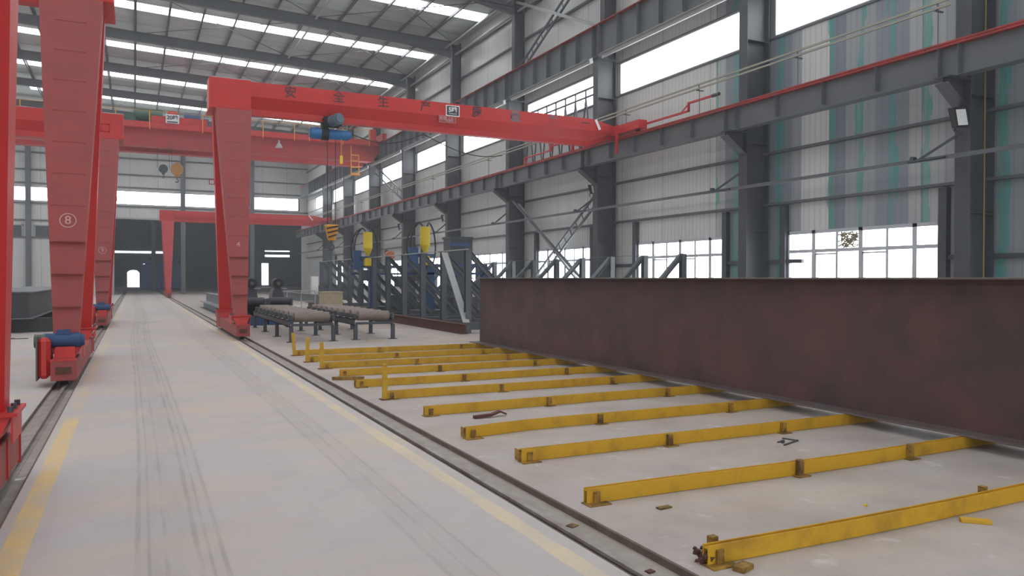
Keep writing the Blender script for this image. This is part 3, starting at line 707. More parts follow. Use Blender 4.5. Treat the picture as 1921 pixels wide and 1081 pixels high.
    # drive unit
    if drive:
        d = MB().cyl((-0.28, -2.15, 0.66), (0.2, -2.15, 0.66), 0.11, n=20).cyl((0.2, -2.15, 0.66), (0.25, -2.15, 0.66), 0.085, n=20).box(-0.12, 0.06, -2.22, -2.08, 0.75, 0.82)
        dm = d.build('drive_motor', BLUE, r, smooth=True)
        MB().hexa([(-0.15, -2.3, 0.405), (0.13, -2.3, 0.405), (0.13, -2.0, 0.405), (-0.15, -2.0, 0.405)], [(-0.13, -2.25, 0.57), (0.13, -2.25, 0.57), (0.13, -2.05, 0.57), (-0.13, -2.05, 0.57)]).build('motor_bracket', RED, r)
        MB().box(-0.34, -0.18, -2.45, -1.9, 0.12, 0.72).build('gear_cover', RED, r, bevel=0.05)
        MB().box(-0.36, -0.34, -2.47, -1.88, 0.1, 0.74).cyl((-0.40, -2.2, 0.66), (-0.26, -2.2, 0.66), 0.1, n=16).build('gearbox', OLD, r)
    # saddle and girder
    s0, s1 = sorted((-s * 0.62, s * 0.50))
    MB().box(s0, s1, -0.36, 0.36, 6.36, 7.21).box(s0 - 0.02, s1 + 0.02, -0.62, 0.62, 6.30, 6.36).build('saddle', RED, r, bevel=0.01)
    MB().box(s0 + 0.04, s1, -0.34, 0.34, 7.21, 7.235).build('saddle_top_plate', STEELL, r)
    e = span
    sec = [(0.29, 7.2), (0.29, 6.78), (0.10, 6.46), (0.10, 6.30), (-0.10, 6.30), (-0.10, 6.46), (-0.29, 6.78), (-0.29, 7.2)]
    sec2 = [(0.29, 7.0), (0.29, 6.80), (0.12, 6.70), (0.12, 6.66), (-0.12, 6.66), (-0.12, 6.70), (-0.29, 6.80), (-0.29, 7.0)]
    g = MB(); xa, xb, xc = s * 0.5, s * (e - 1.0), s * e
    n = len(sec)
    vs = [(xa, y, z) for y, z in sec] + [(xb, y, z) for y, z in sec] + [(xc, y, z) for y, z in sec2]
    fs = [tuple(range(n)), tuple(range(2*n, 3*n))]
    for k in range(2): fs += [(k*n+i, k*n+(i+1) % n, (k+1)*n+(i+1) % n, (k+1)*n+i) for i in range(n)]
    g.add(vs, fs)
    gd = g.build('girder', RED, r)
    x_0, x_1 = sorted((xa, xb))
    MB().box(x_0, x_1, -0.13, 0.13, 6.28, 6.305).build('bottom_flange', RED, gd)
    # end carriage on the runway
    ec = MB().box(s * e - 0.17, s * e + 0.17, -1.9, 1.9, 6.68, 6.98)
    ec.build('end_carriage', RED, r, bevel=0.01)
    for yy in (-1.6, 1.6): MB().cyl((s * e - 0.045, yy, 6.76), (s * e + 0.045, yy, 6.76), 0.143, n=24).build('wheel', BLACK, r, smooth=True)
    return r

G4lab = 'red gantry crane numbered four, its legs right of the aisle and beam lettered in Chinese'
G1 = gantry(2.50, 23.3, 1, 12.92, '4', G4lab, drive=False, writing=True)
# lettering and plates on the crane beam
FR = (PI / 2, 0, 0)
for ch, x in zip('安全生产', (4.10, 5.51, 6.88, 8.25)): text(ch, 0.36, (x - 2.5, -0.294, 7.0), FR, TXT, G1, bold=0.004)
for ch, x in zip('质', (10.01,)): text(ch, 0.38, (x - 2.5, -0.294, 6.99), FR, TXT, G1, bold=0.008)
for ch, x in zip('量第', (11.41, 12.88)): text(ch, 0.36, (x - 2.5, -0.296, 6.98), FR, TXTD, G1, bold=0.016)
text('一', 0.36, (14.15 - 2.5, -0.294, 7.0), FR, TXT, G1, bold=0.004)
pl = MB().box(9.17 - 2.5 - 0.235, 9.17 - 2.5 + 0.235, -0.305, -0.29, 6.79, 7.14).build('load_plate', SIGNW, G1, bevel=0.004)
MB().box(9.17 - 2.5 - 0.205, 9.17 - 2.5 + 0.205, -0.309, -0.305, 6.82, 7.11).build('plate_face', SIGND, pl)
text('5吨', 0.2, (9.17 - 2.5, -0.312, 6.985), FR, SIGNW, pl, bold=0.006)
MB().box(9.17 - 2.5 - 0.13, 9.17 - 2.5 + 0.13, -0.312, -0.309, 6.865, 6.88).build('small_print', SIGNW, pl)
fr_ = MB(); x0, x1, z0, z1, yf = 8.97 - 2.5 - 0.28, 8.97 - 2.5 + 0.30, 6.57, 6.79, -0.31
fr_.box(x0, x1, yf, yf + 0.006, z0, z0 + 0.008).box(x0, x1, yf, yf + 0.006, z1 - 0.008, z1).box(x0, x0 + 0.01, yf, yf + 0.006, z0, z1).box(x1 - 0.01, x1, yf, yf + 0.006, z0, z1)
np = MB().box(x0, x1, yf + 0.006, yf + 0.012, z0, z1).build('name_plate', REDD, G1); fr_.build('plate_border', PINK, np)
text('长垣', 0.13, (x0 + 0.15, yf + 0.003, z0 + 0.13), FR, PINK, np, bold=0.002); text('工业', 0.1, (x0 + 0.40, yf + 0.003, z0 + 0.14), FR, PINK, np)
text('起重机', 0.08, (x0 + 0.38, yf + 0.003, z0 + 0.06), FR, PINK, np)
MB().bar((14.55 - 2.5, -0.31, 7.18), (14.72 - 2.5, -0.31, 6.84), 0.012, 0.1, up=(1, 0, 0)).build('reflective_strip', SIGNW, G1)
MB().box(15.02 - 2.5, 15.09 - 2.5, -0.9, -0.82, 5.95, 6.95).build('hanging_guard', RED, G1)
MB().cyl((14.95 - 2.5, 0.0, 7.0), (15.25 - 2.5, 0.0, 7.03), 0.1, n=14).build('travel_motor', GREEN, G1, smooth=True)
hoist(5.32, 23.3, 'blue electric wire rope hoist hanging under the long red gantry beam')
hook_block(5.36, 23.3, 5.9, 2.62, 'amber hook block with black stripes hanging from the blue hoist')
tag(MB().cyl((5.62, 23.15, 5.8), (5.62, 23.15, 5.2), 0.008, n=6).box(5.58, 5.66, 23.11, 23.19, 5.05, 5.3).build('pendant_control', YELB), 'small yellow and black hanging control just under the blue hoist', 'control')
pts = [(5.95, 23.2, 5.98)]
for k in range(1, 11): pts.append((5.95 + 0.23 * k, 23.2, 5.98 - 0.28 * math.sin(PI * k / 10) + 0.02 * k))
for k in range(1, 11): pts.append((8.25 + 0.3 * k, 23.2 + 0.05 * k, 6.18 - 0.5 * math.sin(PI * k / 14)))
tag(MB().tube(pts, 0.014).build('festoon_cable', CABLE, smooth=True), 'black cable sagging to the right of the blue hoist', 'cable')
# collector arm on the runway
am = MB().bar((15.6, 21.5, 6.86), (15.6, 19.22, 6.86), 0.06, 0.06).bar((15.6, 19.25, 6.84), (15.6, 19.25, 7.13), 0.06, 0.06).bar((15.6, 19.25, 7.1), (15.6, 18.0, 7.1), 0.06, 0.06).bar((15.6, 19.6, 6.88), (15.6, 19.28, 7.06), 0.03, 0.03)
MB().cyl((15.6, 18.15, 7.1), (15.6, 17.85, 7.1), 0.055, n=10).build('collector_head', DARKST, G1, loc=(-2.5, -23.3, 0))
am.build('collector_arm', RED, None)
o = bpy.data.objects['collector_arm']; o.parent = G1; o.location = (-2.5, -23.3, 0)

G8 = gantry(-0.93, 15.5, -1, 13.4, '8', 'red gantry crane with circled eight on its leg, left of the aisle', circle=True, numsize=0.19)
G9 = gantry(-0.93, 30.0, -1, 13.4, '9', 'red gantry crane standing behind the crane with circled eight', circle=True, numsize=0.19)
G0 = gantry(-1.02, 4.85, -1, 13.4, '', 'nearest red gantry crane, cut off by the left picture edge', drive=False)
GF = gantry(2.50, 70.0, 1, 12.92, '', 'smallest and farthest red gantry crane, before the great opening', drive=False, legm=(REDF, REDF), plates=False)
MB().bar((14.0 - 2.5, -0.31, 7.18), (14.35 - 2.5, -0.31, 6.8), 0.012, 0.1, up=(1, 0, 0)).build('reflective_strip', SIGNW, GF)

# second small hoist arm resting on the runway beyond the lettered crane
am = MB().tube([(15.6, 30.5, 6.95), (15.6, 28.2, 6.95), (15.6, 28.1, 7.1), (15.6, 26.3, 7.1)], 0.035).cyl((15.6, 28.1, 6.9), (15.6, 28.1, 7.25), 0.06, n=10).box(15.55, 15.65, 26.3, 26.4, 6.6, 7.1).box(15.55, 15.65, 30.4, 30.5, 6.6, 6.95)
tag(am.build('collector_bracket', RED), 'small red bracket arm on the runway below the lettered crane beam', 'bracket')

# ------------------------------------------------------------------ overhead bridge crane
oc = empty('overhead_bridge_crane', (0, 55.5, 0), 0, 'wide red double girder bridge crane spanning the hall high up', 'bridge crane')
for dy, nm in ((-1.0, 'near'), (1.6, 'far')):
    g = MB().box(-22.5, 15.4, dy - 0.28, dy + 0.28, 10.05, 11.15).prism([(15.4, 10.05), (16.0, 10.7), (16.0, 11.15), (15.4, 11.15)], 'y', dy - 0.28, dy + 0.28)
    gd = g.build('girder', REDF, oc)
    MB().box(-22.5, 15.4, dy - 0.36, dy + 0.36, 9.97, 10.05).build('bottom_flange', REDF, gd)
MB().box(-22.5, 15.6, -2.0, -1.3, 11.05, 11.42).build('walkway', RED, oc)
MB().box(15.78, 16.08, -2.6, 3.0, 11.38, 11.85).build('end_carriage', REDF, oc)
MB().box(15.05, 15.45, -2.1, -1.6, 11.35, 12.15).build('end_post', RED, oc)
rl = MB()
for x in (-6.0, -3.4, -1.0, 0.9, 4.0, 7.75, 9.8, 10.79, 13.1, 15.0): rl.cyl((x, -2.0, 10.95), (x, -2.0, 12.1), 0.03, n=6)
rl.cyl((-22, -2.0, 12.1), (15.0, -2.0, 12.1), 0.014, n=6)
rl.build('handrail', AMBER, oc)
MB().box(1.3, 3.0, 2.2, 2.6, 11.2, 11.3).box(-1.0, 4.6, -1.0, 1.6, 11.15, 11.26).build('trolley_track', DARKST, oc)
tro = MB().box(1.0, 4.3, -1.9, 1.9, 11.45, 11.85).build('trolley', RED, oc)
MB().cyl((0.0, 0, 12.15), (1.7, 0, 12.15), 0.45, n=20).box(-0.8, 0.1, -0.4, 0.4, 11.3, 12.1).build('hoist_drum', GREEN, tro, smooth=True)
MB().box(2.0, 2.6, -0.3, 0.3, 11.8, 12.55).build('gearbox', RED, tro, bevel=0.08)
MB().cyl((3.0, 0, 12.2), (4.0, 0, 12.2), 0.38, n=20).box(4.1, 4.5, -0.3, 0.3, 11.5, 12.2).build('motor', BLUE, tro, smooth=True)
sg = MB().box(1.72, 2.5, -2.07, -2.02, 11.42, 11.98).build('load_plate', SIGNW, oc); sg.location = (0.1, 0, 0)
text('20吨', 0.34, (2.11, -2.08, 11.76), FR, SIGND, sg, bold=0.01); MB().box(1.8, 2.42, -2.08, -2.07, 11.46, 11.54).build('small_print', SIGND, sg)
MB().cyl((8.84, -1.6, 10.75), (8.84, -1.6, 10.95), 0.06, n=8).cyl((8.84, -1.6, 10.45), (8.84, -1.6, 10.75), 0.26, 0.1, n=16).build('lamp', WHITE, oc, smooth=True)
DULLO = paint('dull_orange', (178, 126, 62), 0.6)
hb = hook_block(1.7, 54.2, 10.0, 8.15, 'small grey hook block hanging below the overhead crane', size=0.9, colors=BOXG, stripes=False, sep=0.35)
hb = hook_block(2.5, 54.4, 10.0, 8.0, 'big orange hook block with heavy hook hanging below the overhead crane', size=1.3, colors=DULLO, stripes=False, sep=0.3)
lad = MB()
for dx in (-0.2, 0.35): lad.cyl((14.1 + dx, 53.4, 8.85), (14.1 + dx, 53.4, 10.9 if dx < 0 else 10.3), 0.035, n=6)
for z in (8.95, 9.4, 9.85, 10.25): lad.box(13.9, 14.45, 53.36, 53.44, z - 0.04, z + 0.04)
lad.box(13.85, 14.5, 53.2, 53.6, 8.82, 8.9)
o = lad.build('ladder', AMBER, oc); o.location = (-0.25, -55.5, 0)

# ------------------------------------------------------------------ yellow skid beams
SK = [(3.39, 2.86), (4.66, 2.87), (6.00, 3.02), (7.20, 2.965), (8.52, 3.02), (9.87, 2.98), (11.15, 2.91), (12.50, 3.0), (13.68, 2.98), (14.92, 2.97), (16.25, 2.98)]
slab = ['nearest yellow steel beam on the floor, with a broken near end',
        'second nearest yellow steel beam, beside the loose yellow plate',
        'third nearest yellow steel beam lying on the floor',
        'fourth nearest yellow steel beam, bent at its left end',
        'fifth nearest yellow steel beam, straight and without a post',
        'sixth nearest yellow steel beam, with a lone upright post at its end',
        'seventh nearest yellow steel beam, behind the lone upright post',
        'eighth nearest yellow steel beam, whose left end lies behind a loose short bar',
        'ninth nearest yellow steel beam, with the nearest of the three close posts',
        'tenth nearest yellow steel beam, with the middle of the three close posts',
        'farthest yellow steel beam, with the farthest of the three close posts']
rr = random.Random(11)
for i, (y, x) in enumerate(SK):
    r = empty('skid_beam', (x, y, 0), 0, slab[i], 'steel beam', 'yellow floor beams')
    Ln = 5.4 + (0.6 if i < 3 else 0)
    npt = 14; m = MB(); H = 0.112
    path = []
    amp = [0.02, 0.03, 0.01, 0.02, 0.02, 0.015, 0.02, 0.02, 0.01, 0.01, 0.01][i]; ph = rr.uniform(0, 6)
    for k in range(npt + 1):
        t = Ln * k / npt; dy = amp * math.sin(t * 1.3 + ph)
        if i == 3: dy += -0.10 * max(0, 1 - t / 1.0) ** 1.5 + 0.02
        path.append((t, dy))
    for (ta, ya), (tb, yb) in zip(path, path[1:]):
        for off, th, z0, z1 in ((-0.052, 0.008, 0.003, H), (-0.012, 0.008, 0.003, H), (-0.032, 0.032, 0.092, 0.098)):
            m.hexa([(ta, ya + off - th/2, z0), (tb, yb + off - th/2, z0), (tb, yb + off + th/2, z0), (ta, ya + off + th/2, z0)],
                   [(ta, ya + off - th/2, z1), (tb, yb + off - th/2, z1), (tb, yb + off + th/2, z1), (ta, ya + off + th/2, z1)])
    m.build('beam', YEL, r)
    y00 = path[0][1]
    q = MB().box(-0.02, 0.16, y00 - 0.13, y00 - 0.03 + 0.02, 0, 0.008).box(0.05, 0.10, y00 - 0.075, y00 - 0.06, 0.004, 0.085)
    if i in (2, 3, 6): q.box(0.0, 0.01, y00 - 0.045, y00 + 0.085, 0.004, 0.098)
    q.build('end_plate', YELR, r)
    cl = [1.55 + 0.02 * i, 3.35 + 0.03 * i] if i else [0.12, 2.6]
    if i == 1: cl = [1.95, 3.3]
    if i == 2: cl = [1.55, 3.0]
    for c in cl:
        dy = amp * math.sin(c * 1.3 + ph) + (0.02 if i == 3 else 0)
        sd = 1 if (i == 0) else -1
        hh = 0.135 if i == 1 else 0.11
        MB().box(c, c + 0.05, min(dy + sd * 0.058, dy + sd * 0.10), max(dy + sd * 0.058, dy + sd * 0.10), 0.003, hh).box(c - 0.04, c + 0.10, min(dy + sd * 0.06, dy + sd * 0.13), max(dy + sd * 0.06, dy + sd * 0.13), 0, 0.008).build('clip', YELR, r)
    if i in (5, 8, 9, 10):
        lean = {5: 0.0, 8: 0.0, 9: 0.012, 10: -0.03}[i]
        po = MB().hexa([(-0.05, y00 - 0.075, 0), (0.012, y00 - 0.075, 0), (0.012, y00 - 0.02, 0), (-0.05, y00 - 0.02, 0)],
                       [(-0.05 + lean, y00 - 0.075, 0.47), (0.012 + lean, y00 - 0.075, 0.47), (0.012 + lean, y00 - 0.02, 0.47), (-0.05 + lean, y00 - 0.02, 0.47)])
        po.build('upright_post', YEL, r, bevel=0.004)
        MB().box(-0.08, 0.1, y00 - 0.12, y00 + 0.02, 0, 0.01).build('base_plate', RUST, r)
    if i == 0:
        rg = MB()
        for k in range(16):
            x_, y_, z_ = rr.uniform(-0.035, 0.03), rr.uniform(-0.05, 0.05), rr.uniform(0.005, 0.085); s_ = rr.uniform(0.012, 0.03)
            rg.hexa([(x_, y_, z_), (x_ + s_, y_ + 0.01, z_), (x_ + s_, y_ + s_, z_ + 0.005), (x_ - 0.01, y_ + s_, z_)],
                    [(x_ - 0.005, y_, z_ + s_), (x_ + s_, y_, z_ + s_ * 0.8), (x_ + s_ * 0.8, y_ + s_, z_ + s_), (x_, y_ + s_, z_ + s_)])
        rg.build('torn_end', RUST, r)

# loose bits on the floor
def bit(name, cx, cy, lx, ly, h, rz, mat, lab, cat):
    o = MB().box(-lx/2, lx/2, -ly/2, ly/2, 0, h).build(name, mat, bevel=min(0.002, h / 4)); o.location = (cx, cy, 0); o.rotation_euler = (0, 0, rz); return tag(o, lab, cat)
bit('steel_bar', 3.02, 12.0, 0.5, 0.05, 0.05, -0.35, YELR, 'short loose yellow bar lying beside the crane trench', 'steel bar')
q = MB().bar((0, 0, 0.02), (0.22, 0.0, 0.03), 0.06, 0.03).bar((0.22, 0, 0.03), (0.34, 0.04, 0.055), 0.06, 0.02).bar((0.34, 0.04, 0.055), (0.42, 0.03, 0.02), 0.06, 0.02).build('bent_scrap', RUST)
q.location = (3.47, 8.05, 0); tag(q, 'bent rusty scrap strip lying behind the bent yellow beam', 'scrap')
bit('steel_plate', 3.31, 4.33, 0.11, 0.05, 0.012, 0.1, YELR, 'small yellow plate lying in front of the second nearest beam', 'plate')
q = MB().box(0, 0.30, 0, 0.02, 0, 0.012).box(0.28, 0.30, 0, 0.16, 0, 0.012).box(0.08, 0.12, 0.06, 0.08, 0, 0.03).box(0.08, 0.20, 0.1, 0.12, 0, 0.01).build('wire_scrap', DARKST); q.location = (5.6, 5.45, 0); q.rotation_euler = (0, 0, 0.35)
tag(q, 'dark angular wire scrap lying between two yellow beams', 'scrap')
q = bit('wood_wedge', 4.96, 3.18, 0.18, 0.06, 0.025, -0.75, YEL, 'small yellow wedge leaning at the nearest yellow beam', 'wedge')
q = bit('steel_chip', 3.0, 3.22, 0.11, 0.07, 0.03, 0.3, YELR, 'rusty chip under the broken end of the nearest beam', 'chip')
q = bit('steel_plate', 2.60, 4.38, 0.07, 0.06, 0.008, 0.4, YELR, 'small tilted plate lying in the trench right of the aisle', 'plate'); q.location.z = -0.04
q = bit('steel_plate', 2.58, 3.5, 0.05, 0.04, 0.01, 0.2, RUST, 'small dark chip lying in the near end of the right trench', 'plate'); q.location.z = -0.04
bit('bolt_head', 4.62, 3.75, 0.02, 0.02, 0.015, 0.2, YELB, 'tiny yellow bolt lying between the two nearest beams', 'bolt')
q = MB().box(-0.9, 0.2, -0.02, 0.02, 0, 0.03).bar((-0.5, 0, 0.02), (0.1, 0.12, 0.09), 0.04, 0.04).box(0.0, 0.5, -0.05, -0.02, 0, 0.02).build('steel_offcut', DARKST); q.location = (-3.0, 23.7, 0)
tag(q, 'dark steel offcuts lying on the floor left of the crane with circled eight', 'offcut')
bit('cardboard_sheet', 5.6, 19.4, 0.42, 0.3, 0.015, 0.1, CRATE, 'flat cardboard sheet under the right roller table', 'cardboard')
q = MB().box(-0.06, 0.06, -0.03, 0.03, 0, 0.004).bar((0.0, 0, 0.004), (0.08, 0.03, 0.02), 0.03, 0.004).build('paper_scrap', WHITE); q.location = (-0.83, 7.35, -0.04)
tag(q, 'pale paper scrap in the left trench beside the nearest crane', 'paper')

# ------------------------------------------------------------------ the big plate girder on the skids
bgx, bz = 7.27, 0.113
bg_ = empty('plate_girder', (bgx, 0, bz), 0, 'huge dark brown steel plate girder lying upright across the yellow beams', 'girder')
BY0, BY1, BH = 1.0, 16.55, 1.505
MB().box(-0.008, 0.008, BY0, BY1 - 0.05, 0.02, BH - 0.02).build('web', BIGB, bg_)
MB().box(-0.25, 0.25, BY0, BY1, 0.0, 0.02).build('bottom_flange', BIGT, bg_, bevel=0.003)
MB().box(-0.25, 0.25, BY0, BY1 - 0.05, BH - 0.02, BH).build('top_flange', BIGT, bg_, bevel=0.003)

# ------------------------------------------------------------------ roller tables
def roller_table(x0, x1, y0, lab, n=9, step=0.72):
    r = empty('roller_table', (x0, y0, 0), 0, lab, 'roller table', 'roller tables')
    W_ = x1 - x0; L_ = n * step
    for x in (0.0, W_):
        MB().box(x - 0.035, x + 0.035, -0.05, L_, 0.38, 0.40).box(x - 0.035, x + 0.035, -0.05, L_, 0.52, 0.54).box(x - 0.035, x - 0.027, -0.05, L_, 0.38, 0.54).build('side_rail', DARKST, r)
    MB().box(0, W_, -0.05, 0.01, 0.40, 0.46).box(0, W_, L_ / 2, L_ / 2 + 0.06, 0.40, 0.46).build('cross_rail', DARKST, r)
    for k in range(4):
        y = 0.0 + k * (L_ - 0.1) / 3
        for x in (0.0, W_):
            MB().box(x - 0.045, x + 0.045, y - 0.045, y + 0.045, 0.012, 0.38).box(x - 0.1, x + 0.1, y - 0.1, y + 0.1, 0, 0.014).build('leg', DARKST, r)
    for k in range(n):
        y = 0.12 + k * step
        ro = MB().cyl((0.09, y, 0.62), (W_ - 0.09, y, 0.62), 0.125, n=24).cyl((-0.02, y, 0.62), (0.09, y, 0.62), 0.035, n=12).cyl((W_ - 0.09, y, 0.62), (W_ + 0.02, y, 0.62), 0.035, n=12).build('roller', ROLLER, r, smooth=True)
        for bx_ in (-0.05, W_ - 0.04): MB().box(bx_, bx_ + 0.09, y - 0.08, y + 0.08, 0.54, 0.68).build('bearing', DARKST, ro, bevel=0.015)
        if k < n - 1: MB().box(-0.035, 0.035, y + 0.14, y + 0.5, 0.54, 0.55).build('bright_strip', SILVER, ro)
    return r
roller_table(3.50, 4.55, 19.6, 'left roller table with dusty steel rollers, behind the crane numbered four')
roller_table(5.15, 6.15, 19.7, 'right roller table with dusty steel rollers, before the grey steel frames')
# straightening machines with dark rollers
def straightener(x, y, lab):
    r = empty('straightening_machine', (x, y, 0), 0, lab, 'machine', 'straightening machines')
    MB().prism([(-0.27, 0.0), (0.27, 0.0), (0.25, 0.75), (0.15, 1.22), (-0.15, 1.22), (-0.25, 0.75)], 'y', -0.3, 0.4).build('body', DARKST, r, bevel=0.02)
    MB().cyl((0, -0.35, 1.42), (0, 0.25, 1.42), 0.17, n=28).cyl((0, -0.42, 1.42), (0, -0.35, 1.42), 0.13, 0.1, n=20).build('motor', BLACK, r, smooth=True)
    MB().cyl((0, -0.44, 1.42), (0, -0.42, 1.42), 0.06, n=16).box(-0.12, 0.12, -0.2, 0.2, 1.2, 1.28).build('motor_hub', STEEL, r)
    MB().box(0.1, 0.3, -0.3, 0.0, 1.22, 1.25).build('side_plate', STEELL, r)
    MB().cyl((-0.34, -0.75, 0.83), (0.34, -0.75, 0.83), 0.12, n=24).cyl((-0.42, -0.75, 0.83), (0.42, -0.75, 0.83), 0.04, n=12).build('press_roller', ROLLERD, r, smooth=True)
    MB().box(-0.40, -0.35, -0.88, -0.3, 0.3, 0.9).box(0.35, 0.40, -0.88, -0.3, 0.3, 0.9).box(-0.4, 0.4, -0.3, -0.24, 0.3, 0.7).build('roller_frame', DARKST, r)
    MB().box(-0.42, 0.42, -0.95, 0.5, 0.0, 0.3).build('base', BLUE, r, bevel=0.02)
straightener(3.62, 28.0, 'dark straightening machine with round motor, left of its twin')
straightener(4.52, 28.1, 'dark straightening machine with round motor, right of its twin')

# crate, pallets and stacked beams
c = empty('plywood_crate', (6.62, 28.6, 0), 0, 'pale plywood crate behind the right roller table', 'crate')
MB().box(-0.33, 0.37, 0, 0.8, 0.0, 1.06).build('body', CRATE, c)
MB().box(-0.36, 0.40, -0.03, 0.83, 1.06, 1.10).build('lid', CRATE, c)
def hstack(x, y0, y1, z, h, wd, lab, mat=BEAMG, rz=0.0, name='steel_beam', group=None):
    m = MB().ibar((0, 0, z + h / 2), (0, y1 - y0, z + h / 2), wd, h, 0.02)
    o = m.build(name, mat); o.location = (x, y0, 0); o.rotation_euler = (0, 0, rz); return tag(o, lab, 'steel beam', group, 'thing')
hstack(3.42, 30.5, 45.5, 0.0, 0.34, 0.40, 'grey steel beam lying on the floor just right of the aisle, behind crane four')
hstack(4.15, 32.0, 53.0, 0.0, 0.68, 0.40, 'taller grey steel beam lying right of the low one behind crane four')
hstack(10.6, 46.5, 63.0, 0.0, 0.55, 0.5, 'grey steel beam lying behind the plywood crate and the machines', BEAMG)
hstack(14.0, 56.0, 68.0, 0.0, 1.0, 0.45, 'dark steel beam lying farther back behind the crate', BOXG)
# control fence and pale box
f = MB()
for x in (0, 0.6, 1.2, 1.8): f.cyl((x, 0, 0), (x, 0, 1.05), 0.02, n=6)
f.cyl((0, 0, 1.05), (1.8, 0, 1.05), 0.02, n=6).cyl((0, 0, 0.6), (1.8, 0, 0.6), 0.015, n=6)
o = f.build('guard_rail', STEELL); o.location = (5.3, 34.0, 0); tag(o, 'thin pale guard rail standing between the two dark machines', 'rail')
bit('opening_stand_in', 12.9, 62.0, 0.5, 0.5, 1.75, 0.0, WHITE, 'white box standing in for a bright opening at the far end of the grey frames', 'cabinet')  # white box put in place of a far opening bright with daylight

# box girder on a trestle left
bx = empty('box_girder', (-3.55, 26.0, 0), 0, 'big dark grey box girder lying on supports left of the cranes', 'girder')
MB().box(-0.82, 0.82, 0.02, 15.5, 0.44, 1.17).build('box', BOXG, bx)
MB().box(-0.93, 0.93, 0.0, 15.6, 1.17, 1.20).box(-0.93, 0.93, 0.0, 15.6, 0.41, 0.44).build('flange', BEAMG, bx)
for y, lb in ((0.55, 'dark support beam under the near end of the box girder'), (9.0, 'dark support beam under the far end of the box girder')):
    tag(MB().box(-5.2, -2.05, 26.0 + y, 26.0 + y + 0.35, 0.0, 0.41).build('support_beam', BOXG), lb, 'support', kind='thing')

# ------------------------------------------------------------------ welding frames (trestles)
def post_end(side):
    m = MB()
    return m
for i in range(12):
    y = 18.75 + 1.95 * i
    lab = 'grey braced steel frame, %s from the front of the row behind the brown girder' % ORD[i]
    r = empty('braced_frame', (0, y, 0), 0, lab, 'steel frame', 'grey braced steel frames')
    xl, xr = 8.72, 15.0
    if i > 0:
        MB().ibar((xl, 0, 0.0), (xl, 0, 2.42), 0.17, 0.17, 0.012, up=(0, 1, 0)).box(xl - 0.13, xl + 0.13, -0.12, 0.12, 2.42, 2.44).build('post', FRAMEST, r)
        MB().ibar((xl + 0.08, 0, 2.32), (xl + 2.1, 0, 0.3), 0.12, 0.14, 0.01).build('diagonal_brace', FRAMEST, r)
        MB().ibar((xl + 0.08, 0, 1.35), (xl + 1.1, 0, 0.3), 0.1, 0.12, 0.01).build('diagonal_brace', FRAMEST, r)
    MB().ibar((xr, 0, 0.0), (xr, 0, 2.36), 0.17, 0.17, 0.012, up=(0, 1, 0)).build('post', FRAMEST, r)
    MB().ibar((xr - 0.08, 0, 2.3), (xr - 2.1, 0, 0.3), 0.12, 0.14, 0.01).build('diagonal_brace', FRAMEST, r)
    MB().ibar((xl if i > 0 else xl + 3, 0, 0.2), (xr, 0, 0.2), 0.15, 0.2, 0.012).build('base_beam', FRAMEST, r)
ba = MB().ibar((8.5, 20.35, 0.15), (8.5, 42.5, 0.15), 0.2, 0.28, 0.02)
tag(ba.build('base_rail', RUST), 'long rusty beam along the feet of the grey braced frames', 'steel beam')
tp = MB().bar((8.7, 20.6, 2.455), (8.7, 40.4, 2.455), 0.05, 0.025)
tag(tp.build('top_rod', STEELL), 'thin pale rod lying along the tops of the grey frames', 'rod')
tp = MB().cyl((15.0, 18.7, 2.37), (15.0, 36, 2.37), 0.008, n=6)
tag(tp.build('top_wire', STEEL), 'thin wire strung along the frame tops next to the columns', 'wire')
lp = MB().bar((8.62, 22.3, 2.4), (8.62, 20.55, 0.32), 0.03, 0.2, up=(1, 0, 0))
tag(lp.build('leaning_plate', STEELL), 'pale flat bar leaning between the two nearest frame posts', 'flat bar')

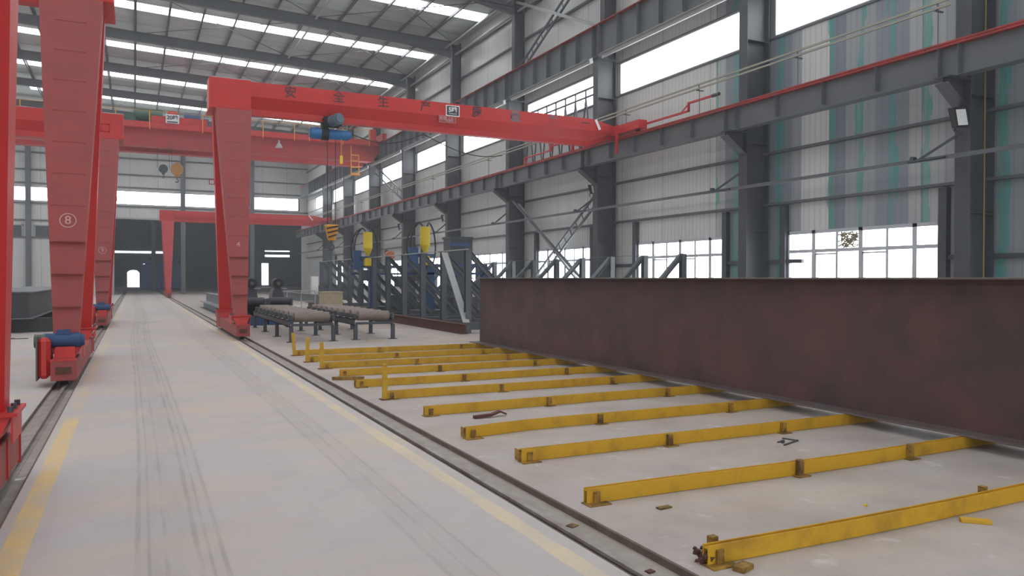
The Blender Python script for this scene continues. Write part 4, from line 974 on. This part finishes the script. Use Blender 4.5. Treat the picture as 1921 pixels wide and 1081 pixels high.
# ------------------------------------------------------------------ welding gantries
def weld_machine(x, y, lab, reel=True):
    r = empty('welding_machine', (x, y, 0), 0, lab, 'welding machine')
    hz = 2.65
    h = MB().cyl((0, 0, hz + 0.2), (0, 0, hz + 0.86), 0.19, n=24).cyl((0, 0, hz - 0.16), (0, 0, hz + 0.2), 0.04, 0.19, n=24)
    h.build('flux_hopper', YELB, r, smooth=True)
    MB().box(-0.16, 0.16, -0.12, 0.12, hz - 0.55, hz - 0.2).build('lower_hopper', YELB, r, bevel=0.03)
    MB().box(-0.35, 0.35, -0.1, 0.1, hz - 0.26, hz - 0.14).box(-0.6, -0.3, -0.1, 0.2, hz - 0.7, hz + 0.1).build('head_block', BLUE, r)
    for s_, a in ((-1, 0.8), (-1, 0.6), (1, 0.55)):
        pts = [(0.08 * s_, 0, hz + 0.9)] + [(s_ * (0.1 + (0.75 if s_ < 0 else 0.6) * a * math.sin(t)), 0.05, hz + 0.1 + 0.95 * math.cos(t) * (1 if t < PI/2 else 0.9)) for t in [0.2 + 0.24 * k for k in range(11)]]
        MB().tube(pts, 0.03).build('hose', CABLE, r, smooth=True)
    if reel:
        MB().cyl((0.95, -0.06, hz - 0.1), (0.95, 0.12, hz - 0.1), 0.2, n=20).build('wire_reel', COPPER, r, smooth=True)
        MB().cyl((1.9, -0.06, hz - 0.12), (1.9, 0.12, hz - 0.12), 0.26, n=20).build('wire_reel', COPPER, r, smooth=True)
    MB().box(-0.7, 2.6, 0.1, 0.35, hz - 0.62, hz - 0.5).box(-0.7, 2.6, 0.1, 0.35, hz - 0.9, hz - 0.82).build('crossbeam', BLUE, r)
    MB().box(0.12, 0.42, 0.1, 0.4, 0.4, hz - 0.6).box(2.4, 2.65, 0.1, 0.4, 0.4, hz - 0.6).build('column', BLUE, r)
    MB().box(-0.4, 2.9, -0.3, 0.7, 0.0, 0.42).box(1.0, 2.0, -0.3, 0.4, 0.42, 0.9).build('carriage', DARKST, r)
    MB().box(-0.35, 0.0, -0.25, 0.1, 1.5, 1.95).build('control_box', DARKST, r); MB().box(1.2, 1.7, -0.2, 0.2, 1.25, 1.7).build('control_box', DARKST, r)
    return r
weld_machine(8.70, 31.3, 'blue welding machine with a yellow hopper, left of its twin')
weld_machine(9.72, 27.15, 'blue welding machine with a yellow hopper, right of its twin', False)

# dark hoist/crane carrier on the machine right of the hoppers
CABD = paint('dark_cabinet', (54, 58, 66), 0.5)
c = MB().box(-0.5, 0.5, -0.4, 0.4, 1.4, 3.3).box(-0.55, 0.55, -0.45, 0.45, 3.3, 3.4)
o = c.build('machine_cabinet', CABD); o.location = (12.65, 31.15, 0)
MB().box(-0.5, 0.4, -0.42, -0.4, 3.0, 3.15).build('blue_band', BLUE, o)
MB().box(-0.4, 0.4, -0.3, 0.3, 0.0, 1.4).build('stand', DARKST, o)
tag(o, 'dark machine cabinet with a blue band standing within the grey frames', 'cabinet', kind='thing')

# ------------------------------------------------------------------ second hall seen through the opening
YB2 = 150.0
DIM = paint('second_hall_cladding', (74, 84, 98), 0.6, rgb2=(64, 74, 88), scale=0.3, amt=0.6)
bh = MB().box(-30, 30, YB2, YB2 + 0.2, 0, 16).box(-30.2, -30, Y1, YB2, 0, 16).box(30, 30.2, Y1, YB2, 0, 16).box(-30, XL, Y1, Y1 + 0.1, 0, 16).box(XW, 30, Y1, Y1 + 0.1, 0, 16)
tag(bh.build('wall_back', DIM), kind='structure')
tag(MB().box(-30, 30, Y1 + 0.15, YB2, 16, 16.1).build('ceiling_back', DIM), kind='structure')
b2 = MB()
for y in (98, 112, 126, 140): b2.box(-30, 30, y, y + 0.4, 11.0, 11.9)
for x in (-14, 2, 12, 22): b2.box(x, x + 0.5, 110, 110.6, 0, 12)
tag(b2.build('trim_5', DARKST), kind='structure')
def zat(v): return 1.6 + (523 - v) * YB2 / 1600
for (a, b, z0, z1, lb) in ((-3.0, 4.9, 5.95, 6.3, 1), (22.0, 26.5, 5.6, 6.0, 2), (-1.1, 0.8, 0.0, 3.0, 3), (21.4, 22.6, 0.3, 4.4, 4), (1.4, 1.9, 3.6, 4.1, 5), (22.0, 26.5, 6.6, 6.8, 6)):
    wn += 1
    if lb == 3: 
        pts = [(a, z0), (b, z0), (b, z1 - 0.5), (b - 0.4, z1 - 0.1), ((a + b) / 2, z1), (a + 0.4, z1 - 0.1), (a, z1 - 0.4)]
        m = MB().prism(pts, 'y', YB2 - 0.1, YB2 - 0.02); o = m.build('door_1', DOORL)
    else: o = MB().box(a, b, YB2 - 0.1, YB2 - 0.02, z0, z1).build('window_%d' % wn, DOORL)
    tag(o, kind='structure')
TOWER = paint('tower_blue', (60, 112, 190), 0.5)
sil = [(2.1, 118, 4.5, 2.8, 2.2, 'blue machine tower in the second hall left of the farthest crane leg'), (4.9, 122, 4.9, 3.2, 3.2, 'taller blue machine tower in the second hall behind the farthest crane leg')]
for x, y, h, wd, d, lb in sil:
    m = MB().box(x - wd/2, x + wd/2, y, y + d, 0, h * 0.78).box(x - wd*0.3, x + wd*0.25, y, y + d, h * 0.78, h * 0.93).box(x - wd*0.14, x + wd*0.1, y + 0.4, y + d - 0.4, h * 0.93, h)
    tag(m.build('machine_tower', TOWER, bevel=0.15), lb, 'machine')
